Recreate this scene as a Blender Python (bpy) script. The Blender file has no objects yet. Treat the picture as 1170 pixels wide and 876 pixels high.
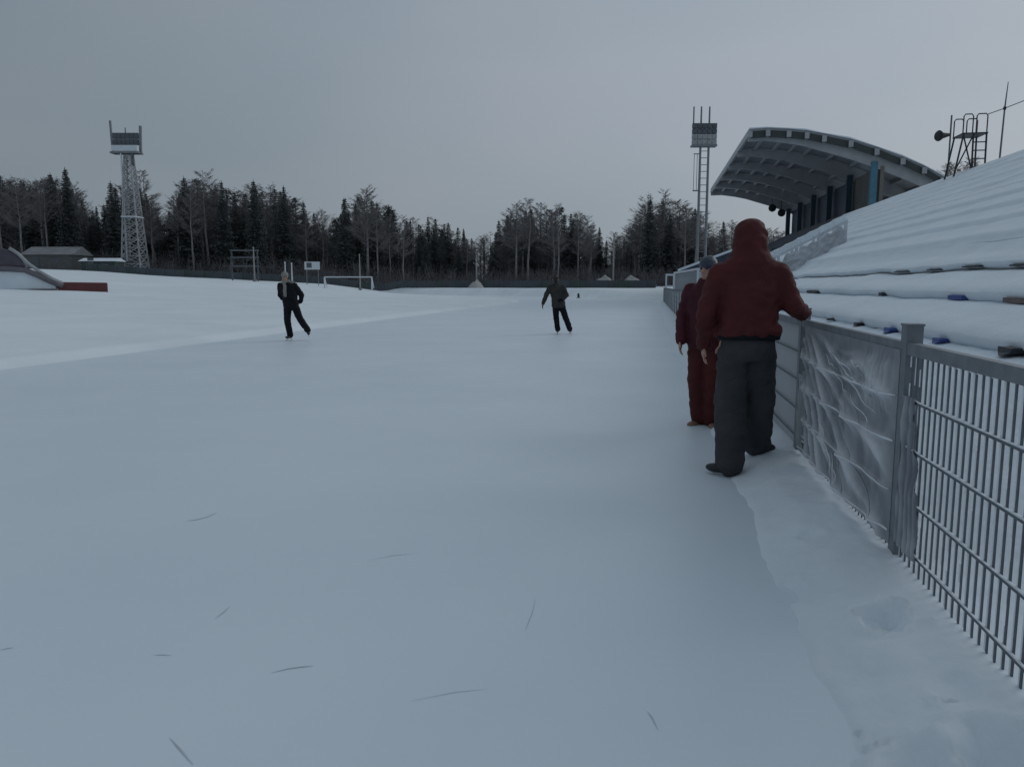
import bpy, bmesh, math, random
import numpy as np
from mathutils import Vector, Matrix, noise as mnoise
R = math.radians
random.seed(7); rng = np.random.default_rng(7)
sc = bpy.context.scene
col = sc.collection

# ------------------------------------------------------------------ camera
F_PX, HOR, CAM_H, YAW = 880.0, 326.0, 1.42, R(10.0)
PITCH = math.atan((438 - HOR) / F_PX)
cam_d = bpy.data.cameras.new('camera'); cam = bpy.data.objects.new('camera', cam_d); col.objects.link(cam)
cam_d.sensor_width = 36; cam_d.lens = F_PX / 1170 * 36; cam_d.clip_start = .05; cam_d.clip_end = 4000
cam.location = (0, 0, CAM_H); cam.rotation_euler = (R(90) - PITCH, 0, YAW)
sc.camera = cam

# ------------------------------------------------------------------ sky, sun, exposure
SUN_EL, SUN_AZ = R(26), R(48)
w = bpy.data.worlds.new('World'); sc.world = w; w.use_nodes = True
nt = w.node_tree; nt.nodes.clear()
def nd(tree, t, **k):
    n = tree.nodes.new(t)
    for a, b in k.items(): setattr(n, a, b)
    return n
out = nd(nt, 'ShaderNodeOutputWorld')
sky = nd(nt, 'ShaderNodeTexSky', sky_type='NISHITA', sun_disc=False)
sky.sun_elevation = SUN_EL; sky.sun_rotation = SUN_AZ; sky.air_density = 1.0; sky.dust_density = 2.0
bg1 = nd(nt, 'ShaderNodeBackground'); bg1.inputs[1].default_value = .06
nt.links.new(sky.outputs[0], bg1.inputs[0])
tc = nd(nt, 'ShaderNodeTexCoord'); mp = nd(nt, 'ShaderNodeMapping'); mp.inputs['Scale'].default_value = (1.1, 1.1, 2.6)
nt.links.new(tc.outputs['Generated'], mp.inputs[0])
nz = nd(nt, 'ShaderNodeTexNoise'); nz.inputs['Scale'].default_value = 1.25; nz.inputs['Detail'].default_value = 3.5; nz.inputs['Roughness'].default_value = .45
nt.links.new(mp.outputs[0], nz.inputs['Vector'])
cr = nd(nt, 'ShaderNodeValToRGB')
cr.color_ramp.elements[0].position = .33; cr.color_ramp.elements[0].color = (.215, .272, .318, 1)
cr.color_ramp.elements[1].position = .68; cr.color_ramp.elements[1].color = (.284, .320, .364, 1)
nt.links.new(nz.outputs[0], cr.inputs[0])
bg2 = nd(nt, 'ShaderNodeBackground'); bg2.inputs[1].default_value = 1.0
sdir = nd(nt, 'ShaderNodeVectorMath', operation='DOT_PRODUCT'); sdir.inputs[1].default_value = (math.sin(R(48)) * math.cos(R(50)), math.cos(R(48)) * math.cos(R(50)), math.sin(R(50)))
nt.links.new(tc.outputs['Generated'], sdir.inputs[0])
glow = nd(nt, 'ShaderNodeMapRange', interpolation_type='SMOOTHSTEP'); glow.inputs['From Min'].default_value = .05; glow.inputs['From Max'].default_value = 1.0; glow.inputs['To Min'].default_value = .86; glow.inputs['To Max'].default_value = 1.42
nt.links.new(sdir.outputs['Value'], glow.inputs['Value'])
vm = nd(nt, 'ShaderNodeVectorMath', operation='SCALE'); nt.links.new(cr.outputs[0], vm.inputs[0]); nt.links.new(glow.outputs[0], vm.inputs['Scale'])
nt.links.new(vm.outputs[0], bg2.inputs[0])
mx = nd(nt, 'ShaderNodeMixShader'); mx.inputs[0].default_value = .90
nt.links.new(bg1.outputs[0], mx.inputs[1]); nt.links.new(bg2.outputs[0], mx.inputs[2]); nt.links.new(mx.outputs[0], out.inputs[0])
sl = bpy.data.lights.new('sun', 'SUN'); sl.energy = .5; sl.angle = R(35); sl.color = (1, .985, .96)
sun = bpy.data.objects.new('sun', sl); col.objects.link(sun)
sd_ = Vector((math.sin(SUN_AZ) * math.cos(SUN_EL), math.cos(SUN_AZ) * math.cos(SUN_EL), math.sin(SUN_EL)))
sun.rotation_euler = sd_.to_track_quat('Z', 'Y').to_euler(); sun.location = (0, -20, 60)
vs = sc.view_settings; vs.view_transform = 'Standard'; vs.look = 'None'; vs.exposure = 0; vs.gamma = 1; vs.use_curve_mapping = False

# ------------------------------------------------------------------ helpers: pixel rays
CP, SP_, CY, SY = math.cos(PITCH), math.sin(PITCH), math.cos(YAW), math.sin(YAW)
def ray(px, py):
    xc, yc = (px - 585) / F_PX, (438 - py) / F_PX
    fw, up = CP + SP_ * yc, -SP_ + CP * yc
    return Vector((xc * CY - fw * SY, fw * CY + xc * SY, up))
def on_z(px, py, z=0.):
    d = ray(px, py); t = (z - CAM_H) / d.z; return Vector((0, 0, CAM_H)) + d * t
def on_y(px, py, Y):
    d = ray(px, py); return Vector((0, 0, CAM_H)) + d * (Y / d.y)
def on_x(px, py, X):
    d = ray(px, py); return Vector((0, 0, CAM_H)) + d * (X / d.x)
def at_depth(px, py, D):            # D metres in front of the lens, level distance
    d = ray(px, py); fw = -d.x * SY + d.y * CY; return Vector((0, 0, CAM_H)) + d * (D / fw)
def sst(a, b, x):
    t = min(1, max(0, (x - a) / (b - a))); return t * t * (3 - 2 * t)

# ------------------------------------------------------------------ helpers: materials
MATS = {}
def mat(name, c, rough=.7, var=.15, scale=6., bump=.0, bscale=40., metal=0., spec=.5, c2=None, detail=4., trans=0., bdist=.01):
    if name in MATS: return MATS[name]
    m = bpy.data.materials.new(name); m.use_nodes = True; t = m.node_tree
    b = t.nodes['Principled BSDF']; b.inputs['Roughness'].default_value = rough; b.inputs['Metallic'].default_value = metal
    b.inputs['Specular IOR Level'].default_value = spec
    if trans: b.inputs['Subsurface Weight'].default_value = 0
    co = nd(t, 'ShaderNodeTexCoord'); n = nd(t, 'ShaderNodeTexNoise'); n.inputs['Scale'].default_value = scale; n.inputs['Detail'].default_value = detail
    t.links.new(co.outputs['Object'], n.inputs['Vector'])
    r = nd(t, 'ShaderNodeValToRGB'); r.color_ramp.elements[0].position = .3; r.color_ramp.elements[1].position = .7
    a = c2 if c2 else tuple(x * (1 - var) for x in c); bb = c if c2 else tuple(min(1, x * (1 + var)) for x in c)
    r.color_ramp.elements[0].color = (*a, 1); r.color_ramp.elements[1].color = (*bb, 1)
    t.links.new(n.outputs[0], r.inputs[0]); t.links.new(r.outputs[0], b.inputs['Base Color'])
    if bump:
        n2 = nd(t, 'ShaderNodeTexNoise'); n2.inputs['Scale'].default_value = bscale; n2.inputs['Detail'].default_value = 5
        t.links.new(co.outputs['Object'], n2.inputs['Vector'])
        bp = nd(t, 'ShaderNodeBump'); bp.inputs['Strength'].default_value = bump; bp.inputs['Distance'].default_value = bdist
        t.links.new(n2.outputs[0], bp.inputs['Height']); t.links.new(bp.outputs[0], b.inputs['Normal'])
    MATS[name] = m; return m
SNOW = mat('snow', (.76, .82, .87), .75, .04, 1.3, .35, 9., spec=.2, bdist=.03)
SNOWF = mat('snow_field', (.78, .84, .875), .75, .05, .35, .3, 3., spec=.2, bdist=.05)
ICE = mat('ice', (.74, .81, .87), .45, .05, .45, .10, 30., spec=.4, c2=(.68, .755, .82), bdist=.006)
SCR = mat('ice_scratch', (.55, .61, .67), .6)
GALV = mat('galvanised', (.20, .22, .24), .55, .15, 12, metal=.35)
GALVD = mat('galvanised_dark', (.12, .14, .16), .55, .2, 20, metal=.3)
FROST = mat('frost', (.78, .81, .84), .8, .04, 20, .3, 60)
FILM = mat('plastic_film', (.38, .39, .41), .33, .35, 2.6, .2, 25., spec=.5)
FILMD = mat('plastic_film_dark', (.20, .21, .235), .42, .15, 5., .2, 25., spec=.4)
BANNER = mat('banner', (.40, .42, .44), .6, .06, 1.2, .15, 6)
CONC = mat('concrete', (.22, .22, .22), .85, .15, 3, .2, 30)
SEATB = mat('seat_blue', (.05, .09, .30), .5, .15)
SEATK = mat('seat_black', (.03, .035, .045), .5, .2)
SEATN = mat('seat_brown', (.16, .13, .12), .6, .2)
ROOFU = mat('roof_sheet', (.33, .345, .37), .5, .12, .6)
ROOFS = mat('roof_steel', (.37, .385, .40), .5, .1, 2)
ROOFD = mat('roof_dark', (.045, .055, .056), .55, .2, 2)
TEAL = mat('teal_paint', (.07, .20, .28), .5, .12, 3)
TEALD = mat('dark_teal_paint', (.035, .075, .105), .5, .12, 3)
NAVY = mat('navy_panel', (.035, .05, .08), .45, .25, 1.2)
BEIGE = mat('beige_wall', (.17, .16, .145), .85, .12, 1.)
WHITE = mat('white_paint', (.62, .66, .70), .55, .06, 4)
STEEL = mat('mast_steel', (.20, .215, .235), .55, .15, 2, metal=.2)
LAMPD = mat('lamp_dark', (.09, .10, .115), .45, .2, 3)
BLACK = mat('black_metal', (.02, .022, .026), .5, .2)
REDP = mat('red_vinyl', (.125, .030, .030), .5, .15, 2)
PURP = mat('cover_tarp', (.075, .065, .085), .6, .2, 2, .3, 4)
GREYB = mat('grey_beam', (.13, .12, .135), .5, .15, 3)
GREEN = mat('green_panel', (.045, .065, .062), .7, .2, 1)
WOODH = mat('hut_wall', (.11, .11, .11), .85, .2, 2)
HAIRK = mat('dark_hair', (.02, .016, .014), .6, .3, 40)
MOUND = mat('dirty_snow', (.33, .33, .32), .9, .2, 1.5, .4, 3)
BARKB = mat('birch_bark', (.30, .285, .28), .85, .3, 1.2, c2=(.17, .16, .158))
BARKD = mat('dark_bark', (.05, .043, .04), .9, .25, 2)
SPRUCE = mat('spruce_needles', (.075, .082, .082), .9, .4, .5, spec=.1)
PINE = mat('pine_needles', (.085, .093, .090), .9, .35, .5, spec=.1)
TWIG = mat('bare_twigs', (.20, .185, .185), .95, .25, .5, spec=.1)
TWIGD = mat('dark_twigs', (.135, .125, .13), .95, .25, .5, spec=.1)
SKIN = mat('skin', (.42, .24, .18), .55, .06, 8)
JRED = mat('jacket_red', (.082, .018, .018), .75, .22, 5, .5, 26., spec=.25, bdist=.012)
JPUR = mat('jacket_maroon', (.066, .014, .021), .75, .22, 5, .5, 26., spec=.25, bdist=.012)
TRED = mat('trousers_maroon', (.085, .020, .019), .8, .22, 5, .4, 30., spec=.2, bdist=.01)
TGREY = mat('trousers_grey', (.058, .057, .061), .85, .2, 5, .4, 30., spec=.2, bdist=.01)
KBLK = mat('black_cloth', (.010, .011, .014), .85, .25, 6, .4, 30., spec=.2, bdist=.01)
OLIVE = mat('olive_cloth', (.045, .045, .042), .85, .2, 6, .4, 30., spec=.2, bdist=.01)
KNIT = mat('knit_beige', (.26, .245, .22), .9, .2, 40, .5, 120)
SHOE = mat('shoe_dark', (.02, .021, .025), .5, .2, 10)
SHOET = mat('shoe_tan', (.24, .15, .10), .6, .2, 10)
BLADE = mat('steel_blade', (.5, .52, .55), .25, .05, metal=1)

# ------------------------------------------------------------------ helpers: meshes and objects
class MB:
    def __init__(s): s.v = []; s.f = []
    def add(s, vs_, fs):
        o = len(s.v); s.v += [tuple(v) for v in vs_]; s.f += [tuple(i + o for i in f) for f in fs]; return s
    def box(s, a, b):
        x0, y0, z0 = a; x1, y1, z1 = b
        return s.add([(x0,y0,z0),(x1,y0,z0),(x1,y1,z0),(x0,y1,z0),(x0,y0,z1),(x1,y0,z1),(x1,y1,z1),(x0,y1,z1)],
              [(0,3,2,1),(4,5,6,7),(0,1,5,4),(1,2,6,5),(2,3,7,6),(3,0,4,7)])
    def bar(s, p, q, w_, h_=None, up=(0, 0, 1)):     # a square bar from p to q
        p, q = Vector(p), Vector(q); d = (q - p).normalized(); u = Vector(up)
        if abs(d.dot(u)) > .98: u = Vector((0, 1, 0))
        a = d.cross(u).normalized() * (w_ / 2); b = a.cross(d).normalized() * ((h_ or w_) / 2)
        vs_ = [p - a - b, p + a - b, p + a + b, p - a + b, q - a - b, q + a - b, q + a + b, q - a + b]
        return s.add(vs_, [(0,1,2,3),(7,6,5,4),(0,4,5,1),(1,5,6,2),(2,6,7,3),(3,7,4,0)])
    def tube(s, pts, rad, n=8, cap=True):            # round tube through points, radius per point
        pts = [Vector(p) for p in pts]; k = len(pts)
        if not hasattr(rad, '__len__'): rad = [rad] * k
        base = len(s.v); ref = Vector((.31, .95, .07))
        for i, p in enumerate(pts):
            d = (pts[min(i+1, k-1)] - pts[max(i-1, 0)]).normalized()
            r0 = ref if abs(d.dot(ref)) < .95 else Vector((1, 0, 0))
            a = d.cross(r0).normalized(); b = d.cross(a)
            for j in range(n):
                t = 2 * math.pi * j / n; s.v.append(tuple(p + (a * math.cos(t) + b * math.sin(t)) * rad[i]))
        for i in range(k - 1):
            for j in range(n):
                j2 = (j + 1) % n; s.f.append((base+i*n+j, base+i*n+j2, base+(i+1)*n+j2, base+(i+1)*n+j))
        if cap:
            s.f.append(tuple(base + j for j in reversed(range(n)))); s.f.append(tuple(base + (k-1)*n + j for j in range(n)))
        return s
    def ell(s, c, r, n=14, m=9, rot=None):           # ellipsoid
        c = Vector(c); base = len(s.v); rot = rot or Matrix.Identity(3)
        for i in range(m + 1):
            ph = math.pi * i / m
            for j in range(n):
                t = 2 * math.pi * j / n
                s.v.append(tuple(c + rot @ Vector((r[0]*math.sin(ph)*math.cos(t), r[1]*math.sin(ph)*math.sin(t), r[2]*math.cos(ph)))))
        for i in range(m):
            for j in range(n):
                j2 = (j + 1) % n; s.f.append((base+i*n+j, base+(i+1)*n+j, base+(i+1)*n+j2, base+i*n+j2))
        return s
    def mesh(s, name, m, smooth=False):
        me = bpy.data.meshes.new(name); me.from_pydata(s.v, [], s.f); me.update()
        if m: me.materials.append(m)
        if smooth: me.polygons.foreach_set('use_smooth', [True] * len(me.polygons))
        return me
    def build(s, name, m, parent=None, smooth=False):
        return obj(name, s.mesh(name, m, smooth), parent)
def obj(name, me, parent=None, loc=None):
    o = bpy.data.objects.new(name, me); col.objects.link(o)
    if parent: o.parent = parent
    if loc is not None: o.location = loc
    return o
def tag(o, label=None, cat=None, group=None, kind=None):
    if label: o['label'] = label
    if cat: o['category'] = cat
    if group: o['group'] = group
    if kind: o['kind'] = kind
    return o
def empty(name, loc=(0, 0, 0), rz=0.):
    o = bpy.data.objects.new(name, None); o.empty_display_size = .2; col.objects.link(o); o.location = loc; o.rotation_euler = (0, 0, rz); return o
def grid_mesh(name, P, m, smooth=True):              # P[i][j] = point
    ni, nj = P.shape[0], P.shape[1]
    idx = np.arange(ni * nj).reshape(ni, nj)
    f = np.stack([idx[:-1, :-1], idx[1:, :-1], idx[1:, 1:], idx[:-1, 1:]], -1).reshape(-1, 4)
    me = bpy.data.meshes.new(name); me.from_pydata(P.reshape(-1, 3).tolist(), [], f.tolist()); me.update(); me.materials.append(m)
    if smooth: me.polygons.foreach_set('use_smooth', [True] * len(me.polygons))
    return me
def nz3(x, y, z=0., s=1., o=2):
    return mnoise.fractal(Vector((x * s, y * s, z * s)), 1., 2., o)

# ------------------------------------------------------------------ the setting: terrain, ice, snow bank
EDGE_L, EDGE_R = -10.8, .62
YS, CX, RI = 62., -47.3, 36.5
def lefthill(X):
    return float(np.interp(-X, [36, 47, 60, 74, 85, 110, 200], [0.2, 1.6, 2.25, 2.85, 3.6, 4.5, 5.5]))
def gz(X, Y):
    if Y > YS: d = RI - math.hypot(X - CX, Y - YS) if X > CX else RI - abs(Y - YS)
    else: d = EDGE_L - X
    wY = sst(YS, 95, Y)
    if d > 0:
        z = .13 * sst(0, .45, d) + .043 * min(d, 36) + .035 * nz3(X, Y, 0, .55) * sst(0, 2, d) + .06 * nz3(X, Y, 3, .12) * sst(0, 4, d)
        if Y > 40: z = min(z, 1.15 + max(0, -X - 40) * .03)
    elif d > -(EDGE_R - EDGE_L): z = -.07
    else:
        do = -d - (EDGE_R - EDGE_L)
        z = (-.15 + 1.2 * wY) * sst(0, 1.6, do) + .04 * nz3(X, Y, 0, .2) * wY
        if Y <= YS: z = -.15
        z += .6 * sst(125, 170, Y) * wY
    if X < -36: z = max(z, lefthill(X) + .05 * nz3(X, Y, 1, .1))
    return z
xs = np.unique(np.concatenate([np.array([-2500, -1500, -900, -600, -400, -300, -220]), np.arange(-180, -60, 4), np.arange(-60, -14, 1.), np.arange(-14, -10.2, .1), np.arange(-10, 6, 1.), np.arange(6, 60, 3.), np.array([80, 120, 200, 400, 800, 1600])]))
ys = np.unique(np.concatenate([np.array([-1200, -400, -120, -40, -15]), np.arange(-8, 30, .5), np.arange(30, 66, 1.), np.arange(66, 135, 1.), np.arange(135, 200, 5.), np.array([220, 260, 320, 450, 700, 1200, 2500])]))
P = np.array([[(x, y, gz(x, y)) for y in ys] for x in xs])
tag(obj('ground', grid_mesh('ground', P, SNOWF)), 'snow covered stadium field rising gently to the wood', kind='structure')

# ice: straight and the first half of the bend
rows = []
for y in np.concatenate([np.arange(-12, 30, 1.), np.arange(30, YS + .1, 2.)]): rows.append([(EDGE_L - .3 + (EDGE_R + .6 - EDGE_L) * t, y, 0) for t in np.linspace(0, 1, 25)])
for a in np.linspace(.03, math.pi / 2, 40): rows.append([(CX + (RI - .3 + 12.0 * t) * math.cos(a), YS + (RI - .3 + 12.0 * t) * math.sin(a), 0) for t in np.linspace(0, 1, 25)])
ice = tag(obj('ice_track', grid_mesh('ice_track', np.array(rows), ICE)), 'wide straight of matt grey blue skating ice', kind='structure')
def scratch(pts, wd):
    g = [on_z(px, py, .002) for px, py in pts]; L = []
    for i, p in enumerate(g):
        d = (g[min(i+1, len(g)-1)] - g[max(0, i-1)]).normalized(); n = Vector((-d.y, d.x, 0)); e = .6 * wd * math.sin(math.pi * (i + .25) / (len(g) - .5))
        L.append([p - n * e / 2, p + n * e / 2])
    obj('skate_scratch', grid_mesh('skate_scratch', np.array(L), SCR), ice)
for pts, wd in [([(214, 595), (225, 593), (237, 590), (248, 585)], .025), ([(246, 706), (254, 700), (263, 692)], .012), ([(310, 768), (330, 763), (345, 761), (358, 760)], .014),
                ([(194, 842), (203, 852), (212, 862), (221, 873)], .010), ([(740, 812), (746, 820), (752, 833)], .010), ([(0, 742), (8, 740), (16, 739)], .014),
                ([(176, 748), (184, 747), (196, 748)], .012), ([(420, 640), (450, 634), (480, 631)], .008), ([(600, 720), (608, 700), (612, 684)], .007), ([(470, 800), (520, 790), (560, 786)], .006)]:
    scratch(pts, wd)

# snow bank along the fence and the drift up to the first terrace
dents = [(on_z(1010, 690, .17), .075, .07, .3), (on_z(1022, 682, .17), .05, .05, .3), (on_z(1060, 868, .14), .09, .05, 1.2), (on_z(1152, 862, .15), .10, .08, .8), (on_z(976, 812, .09), .022, .03, 0), (on_z(990, 829, .1), .022, .025, 0),
         (on_z(1012, 829, .1), .02, .02, 0), (on_z(985, 868, .1), .04, .03, 0), (on_z(905, 655, .1), .05, .03, 1.3), (on_z(1095, 770, .17), .06, .02, .5), (on_z(925, 600, .15), .06, .02, .4)]
def bank_z(X, Y):
    e = EDGE_R + .045 * nz3(0, Y, 0, 1.1, 3) + .014 * nz3(5, Y, 0, 6.3, 3)
    t = X - e
    if t < -.02: return -.03 - .5 * min(.1, -t - .02)
    z = -.02 + .030 * sst(-.02, .07, t) + .100 * sst(.0, .34, t) + .035 * sst(.3, .5, t)
    z += (.016 * nz3(X, Y, 0, 2.2, 3) + .009 * nz3(X, Y, 4, 8., 3)) * sst(0, .15, t)
    z += .68 * (.35 * sst(1.35, 2.3, X) + .65 * sst(2.0, 3.15, X))
    for c, rr, dp, el in dents:
        dx, dy = X - c.x, Y - c.y
        if abs(dx) < .3 and abs(dy) < .4:
            q = ((dx / rr) ** 2 + (dy / (rr * (1 + el))) ** 2) * (1.15 + .9 * nz3(X, Y, 11, 9., 2))
            z -= dp * math.exp(-q * q * .8) - .3 * dp * math.exp(-(q - 2.0) ** 2)
    return z
bx_ = np.unique(np.concatenate([np.arange(.4, 1.3, .02), np.arange(1.3, 3.3, .08)]))
by_ = [-3.]
while by_[-1] < 66: by_.append(by_[-1] + (.25 if by_[-1] < 1 else max(.022, .0065 * by_[-1])))
P = np.array([[(x, y, bank_z(x, y)) for y in by_] for x in bx_])
tag(obj('snow_bank', grid_mesh('snow_bank', P, SNOW)), 'trodden snow bank between the ice and the fence', kind='structure')

# ------------------------------------------------------------------ fence along the straight
FX, FY0, FS = 1.19, 3.83, 2.5
fence = tag(empty('mesh_fence', (FX, FY0, .12)), 'long grey welded mesh fence with torn plastic film beside the ice', 'fence')
def L(p): return (p[0] - FX, p[1] - FY0, p[2] - .12)
NP = 25
post_me = MB().box((-.02, -.042, -.32), (.05, .042, 1.115)).box((-.024, -.046, 1.115), (.054, .046, 1.125)).mesh('post', GALV)
for k in range(-1, NP): obj('post', post_me, fence, (0, k * FS, 0))
rail_me = MB().box((-.018, .044, .985), (.022, FS - .044, 1.04)).mesh('top_rail', GALV)
bar_me = MB().box((-.003, -.0045, 0), (.0025, .0045, .985)).mesh('bar', GALVD)
WZ = [.11, .33, .56, .78]
wire_me = MB().box((-.014, .05, -.005), (-.005, FS - .05, .005)).mesh('wire', GALVD)
wfrost = MB()
for i in range(60):
    y0 = .06 + i * .0397; wfrost.box((-.013, y0, .005), (-.006, y0 + .0397, .009 + .006 * max(0, nz3(0, y0, 0, 3) + .4)))
wf_me = wfrost.mesh('frost', FROST)
NB = 38
def film_panel(u0, u1, z0, z1, edge, fold, nu, nvv, m, parent, xoff=-.022, name='plastic_film', left=True):
    G = np.zeros((nu, nvv, 3))
    for i in range(nu):
        for j in range(nvv):
            s, t = i / (nu - 1), j / (nvv - 1); z = z0 + (z1 - z0) * t
            e = edge(t); u = (u0 + (u1 - u0 - e) * s) if left else (u0 + e + (u1 - u0 - e) * s)
            G[i, j] = (xoff - fold(u, z), u, z)
    me = grid_mesh(name, G, m)
    at = me.attributes.new('fold_shade', 'FLOAT', 'POINT'); at.data.foreach_set('value', [float(fold(g[1], g[2])) for g in G.reshape(-1, 3)])
    return obj(name, me, parent)
def fold_shade_mat(name, lo, hi, a, b):  # fold shading painted into the film colour: dark valleys, light ridges
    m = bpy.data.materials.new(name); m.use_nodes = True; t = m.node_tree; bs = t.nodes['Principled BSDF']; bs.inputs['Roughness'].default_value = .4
    at = nd(t, 'ShaderNodeAttribute', attribute_name='fold_shade'); co = nd(t, 'ShaderNodeTexCoord'); n = nd(t, 'ShaderNodeTexNoise'); n.inputs['Scale'].default_value = 9; n.inputs['Detail'].default_value = 5
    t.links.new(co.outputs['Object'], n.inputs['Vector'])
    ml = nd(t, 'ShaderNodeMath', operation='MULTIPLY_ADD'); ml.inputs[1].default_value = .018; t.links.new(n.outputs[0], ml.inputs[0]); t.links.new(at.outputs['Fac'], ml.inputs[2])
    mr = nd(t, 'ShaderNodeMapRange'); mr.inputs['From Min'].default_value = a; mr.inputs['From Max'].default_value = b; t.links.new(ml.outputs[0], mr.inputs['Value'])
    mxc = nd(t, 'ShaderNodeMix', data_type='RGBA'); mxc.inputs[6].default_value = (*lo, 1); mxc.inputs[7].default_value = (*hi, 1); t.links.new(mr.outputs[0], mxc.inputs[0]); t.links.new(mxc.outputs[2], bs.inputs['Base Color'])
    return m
FILM = fold_shade_mat('fold_shaded_film', (.20, .215, .24), (.62, .64, .67), .006, .040); FILMD = fold_shade_mat('fold_shaded_film_dark', (.15, .165, .19), (.45, .47, .50), .006, .03)
for k in range(-1, NP - 1):
    pan = empty('mesh_panel', (0, k * FS, 0)); pan.parent = fence
    obj('top_rail', rail_me, pan)
    for z in WZ:
        wo = obj('wire', wire_me, pan, (0, 0, z))
    if k <= 0:
        for z in WZ: obj('frost', wf_me, pan, (0, 0, z))
    if k <= 0:
        fr = MB()
        for b in range(NB):
            y = .05 + (b + .5) * (FS - .1) / NB
            obj('bar', bar_me, pan, (0, y, .02 * random.random() - .01))
            zz = .03; th = random.uniform(.006, .012)
            while zz < .975 and k == -1:
                h = .075; th = min(.016, max(.003, th + random.uniform(-.003, .003))); zt = min(.98, zz + h); yb = y + .0046
                if random.random() < .93: fr.box((-.004, yb, zz), (.001, yb + th, zt))
                zz += h
        if fr.v: tag(fr.build('frost', FROST, pan), kind='stuff')
    if k >= 1:
        def fold(u, z, k=k): return .003 + .003 * math.sin(u * 5 + k) + .005 * nz3(u, z, k, 2.5) 
        film_panel(.03, FS - .03, .02, .995, lambda t: 0, fold, 24 if k < 8 else 6, 40 if k < 8 else 8, BANNER, pan, xoff=.012, name='banner')
# the torn film on the panel before the second post
pan0 = [c for c in fence.children if c.name.startswith('mesh_panel')][1]
def fold0(u, z):
    ang = math.atan2(1.10 - z, FS + .10 - u)                    # wrinkles fan out from the upper far corner
    n1 = nz3(u, z, 0, 1.1)
    ridge = lambda v: 1 - abs(math.sin(v))
    q = .040 * ridge(ang * 22 + 1.2 * n1) ** 2.2 * (.45 + .9 * abs(nz3(u, z, 5, 1.6))) * sst(.0, .35, 1.05 - z + .1)
    q += .022 * ridge(ang * 47 + 2.0 * n1 + 1) ** 2 * max(0, nz3(u, z, 8, 1.5) + .25)
    q += .014 * nz3(u, z, 2, 3.0, 3)
    q += .022 * ridge(u * 40 + 3 * nz3(u, z, 4, 2)) ** 2 * sst(.62, .8, z) * sst(.75, .35, u)
    q += sum(.016 * math.exp(-((z - wav(u, w_)) / .02) ** 2) for w_ in WZ)
    return max(-.014, q) * (1 - sst(.90, .985, z)) * sst(.03, .22, u)
def wav(u, w_): return w_ + .018 * nz3(u, w_ * 9, 0, 1.4) - .03 * math.sin(u / FS * math.pi)
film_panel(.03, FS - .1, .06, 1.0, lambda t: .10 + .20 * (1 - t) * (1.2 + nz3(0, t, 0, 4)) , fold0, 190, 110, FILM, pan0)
RF = random.Random(5)
for i in range(26):                                     # snow caught along the creases
    a = RF.uniform(.10, .62) if i % 3 else RF.uniform(.05, .25); r0 = RF.uniform(.5, 1.9); r1 = r0 + RF.uniform(.2, .8); pts = []; rad = []
    for t in np.linspace(0, 1, 16):
        rr = r0 + (r1 - r0) * t; u = FS + .1 - rr * math.cos(a); z = 1.10 - rr * math.sin(a) + .012 * math.sin(9 * t + i)
        if .08 < z < .96 and .06 < u < FS - .30: pts.append((-.024 - fold0(u, z), u, z)); rad.append(.0012 + .0040 * math.sin(math.pi * t) * RF.uniform(.4, 1))
    if len(pts) > 4: MB().tube(pts, rad, 4).build('fold_snow', FROST if i % 2 else BANNER, pan0, True)
for w_ in WZ:
    us = np.linspace(.05, FS - .35, 70); b = MB()
    b.tube([(-.026 - fold0(u, wav(u, w_)) , u, wav(u, w_) + .004) for u in us], [.0045 + .0035 * nz3(u, w_, 6, 5) for u in us], 5).build('fold_snow', FROST, pan0, True)
# ragged light strip left between the film and the far post, remnant by the near post
def fold1(u, z): return .014 * (abs(math.sin(u * 45 + 3 * nz3(u, z, 1, 3))) - .4) + .01 * nz3(u, z, 7, 5, 3)
film_panel(FS - .42, FS - .052, .04, .62, lambda t: .05 + .16 * abs(nz3(0, t, 3, 5)), fold1, 40, 50, BANNER, pan0, xoff=-.016, name='film_strip', left=False)
panm = [c for c in fence.children if c.name.startswith('mesh_panel')][0]
film_panel(FS - .36, FS - .05, .10, .80, lambda t: .14 * t + .07 * abs(nz3(0, t, 9, 5)), fold1, 36, 60, FILMD, panm, xoff=-.018, name='film_remnant', left=False)

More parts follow.
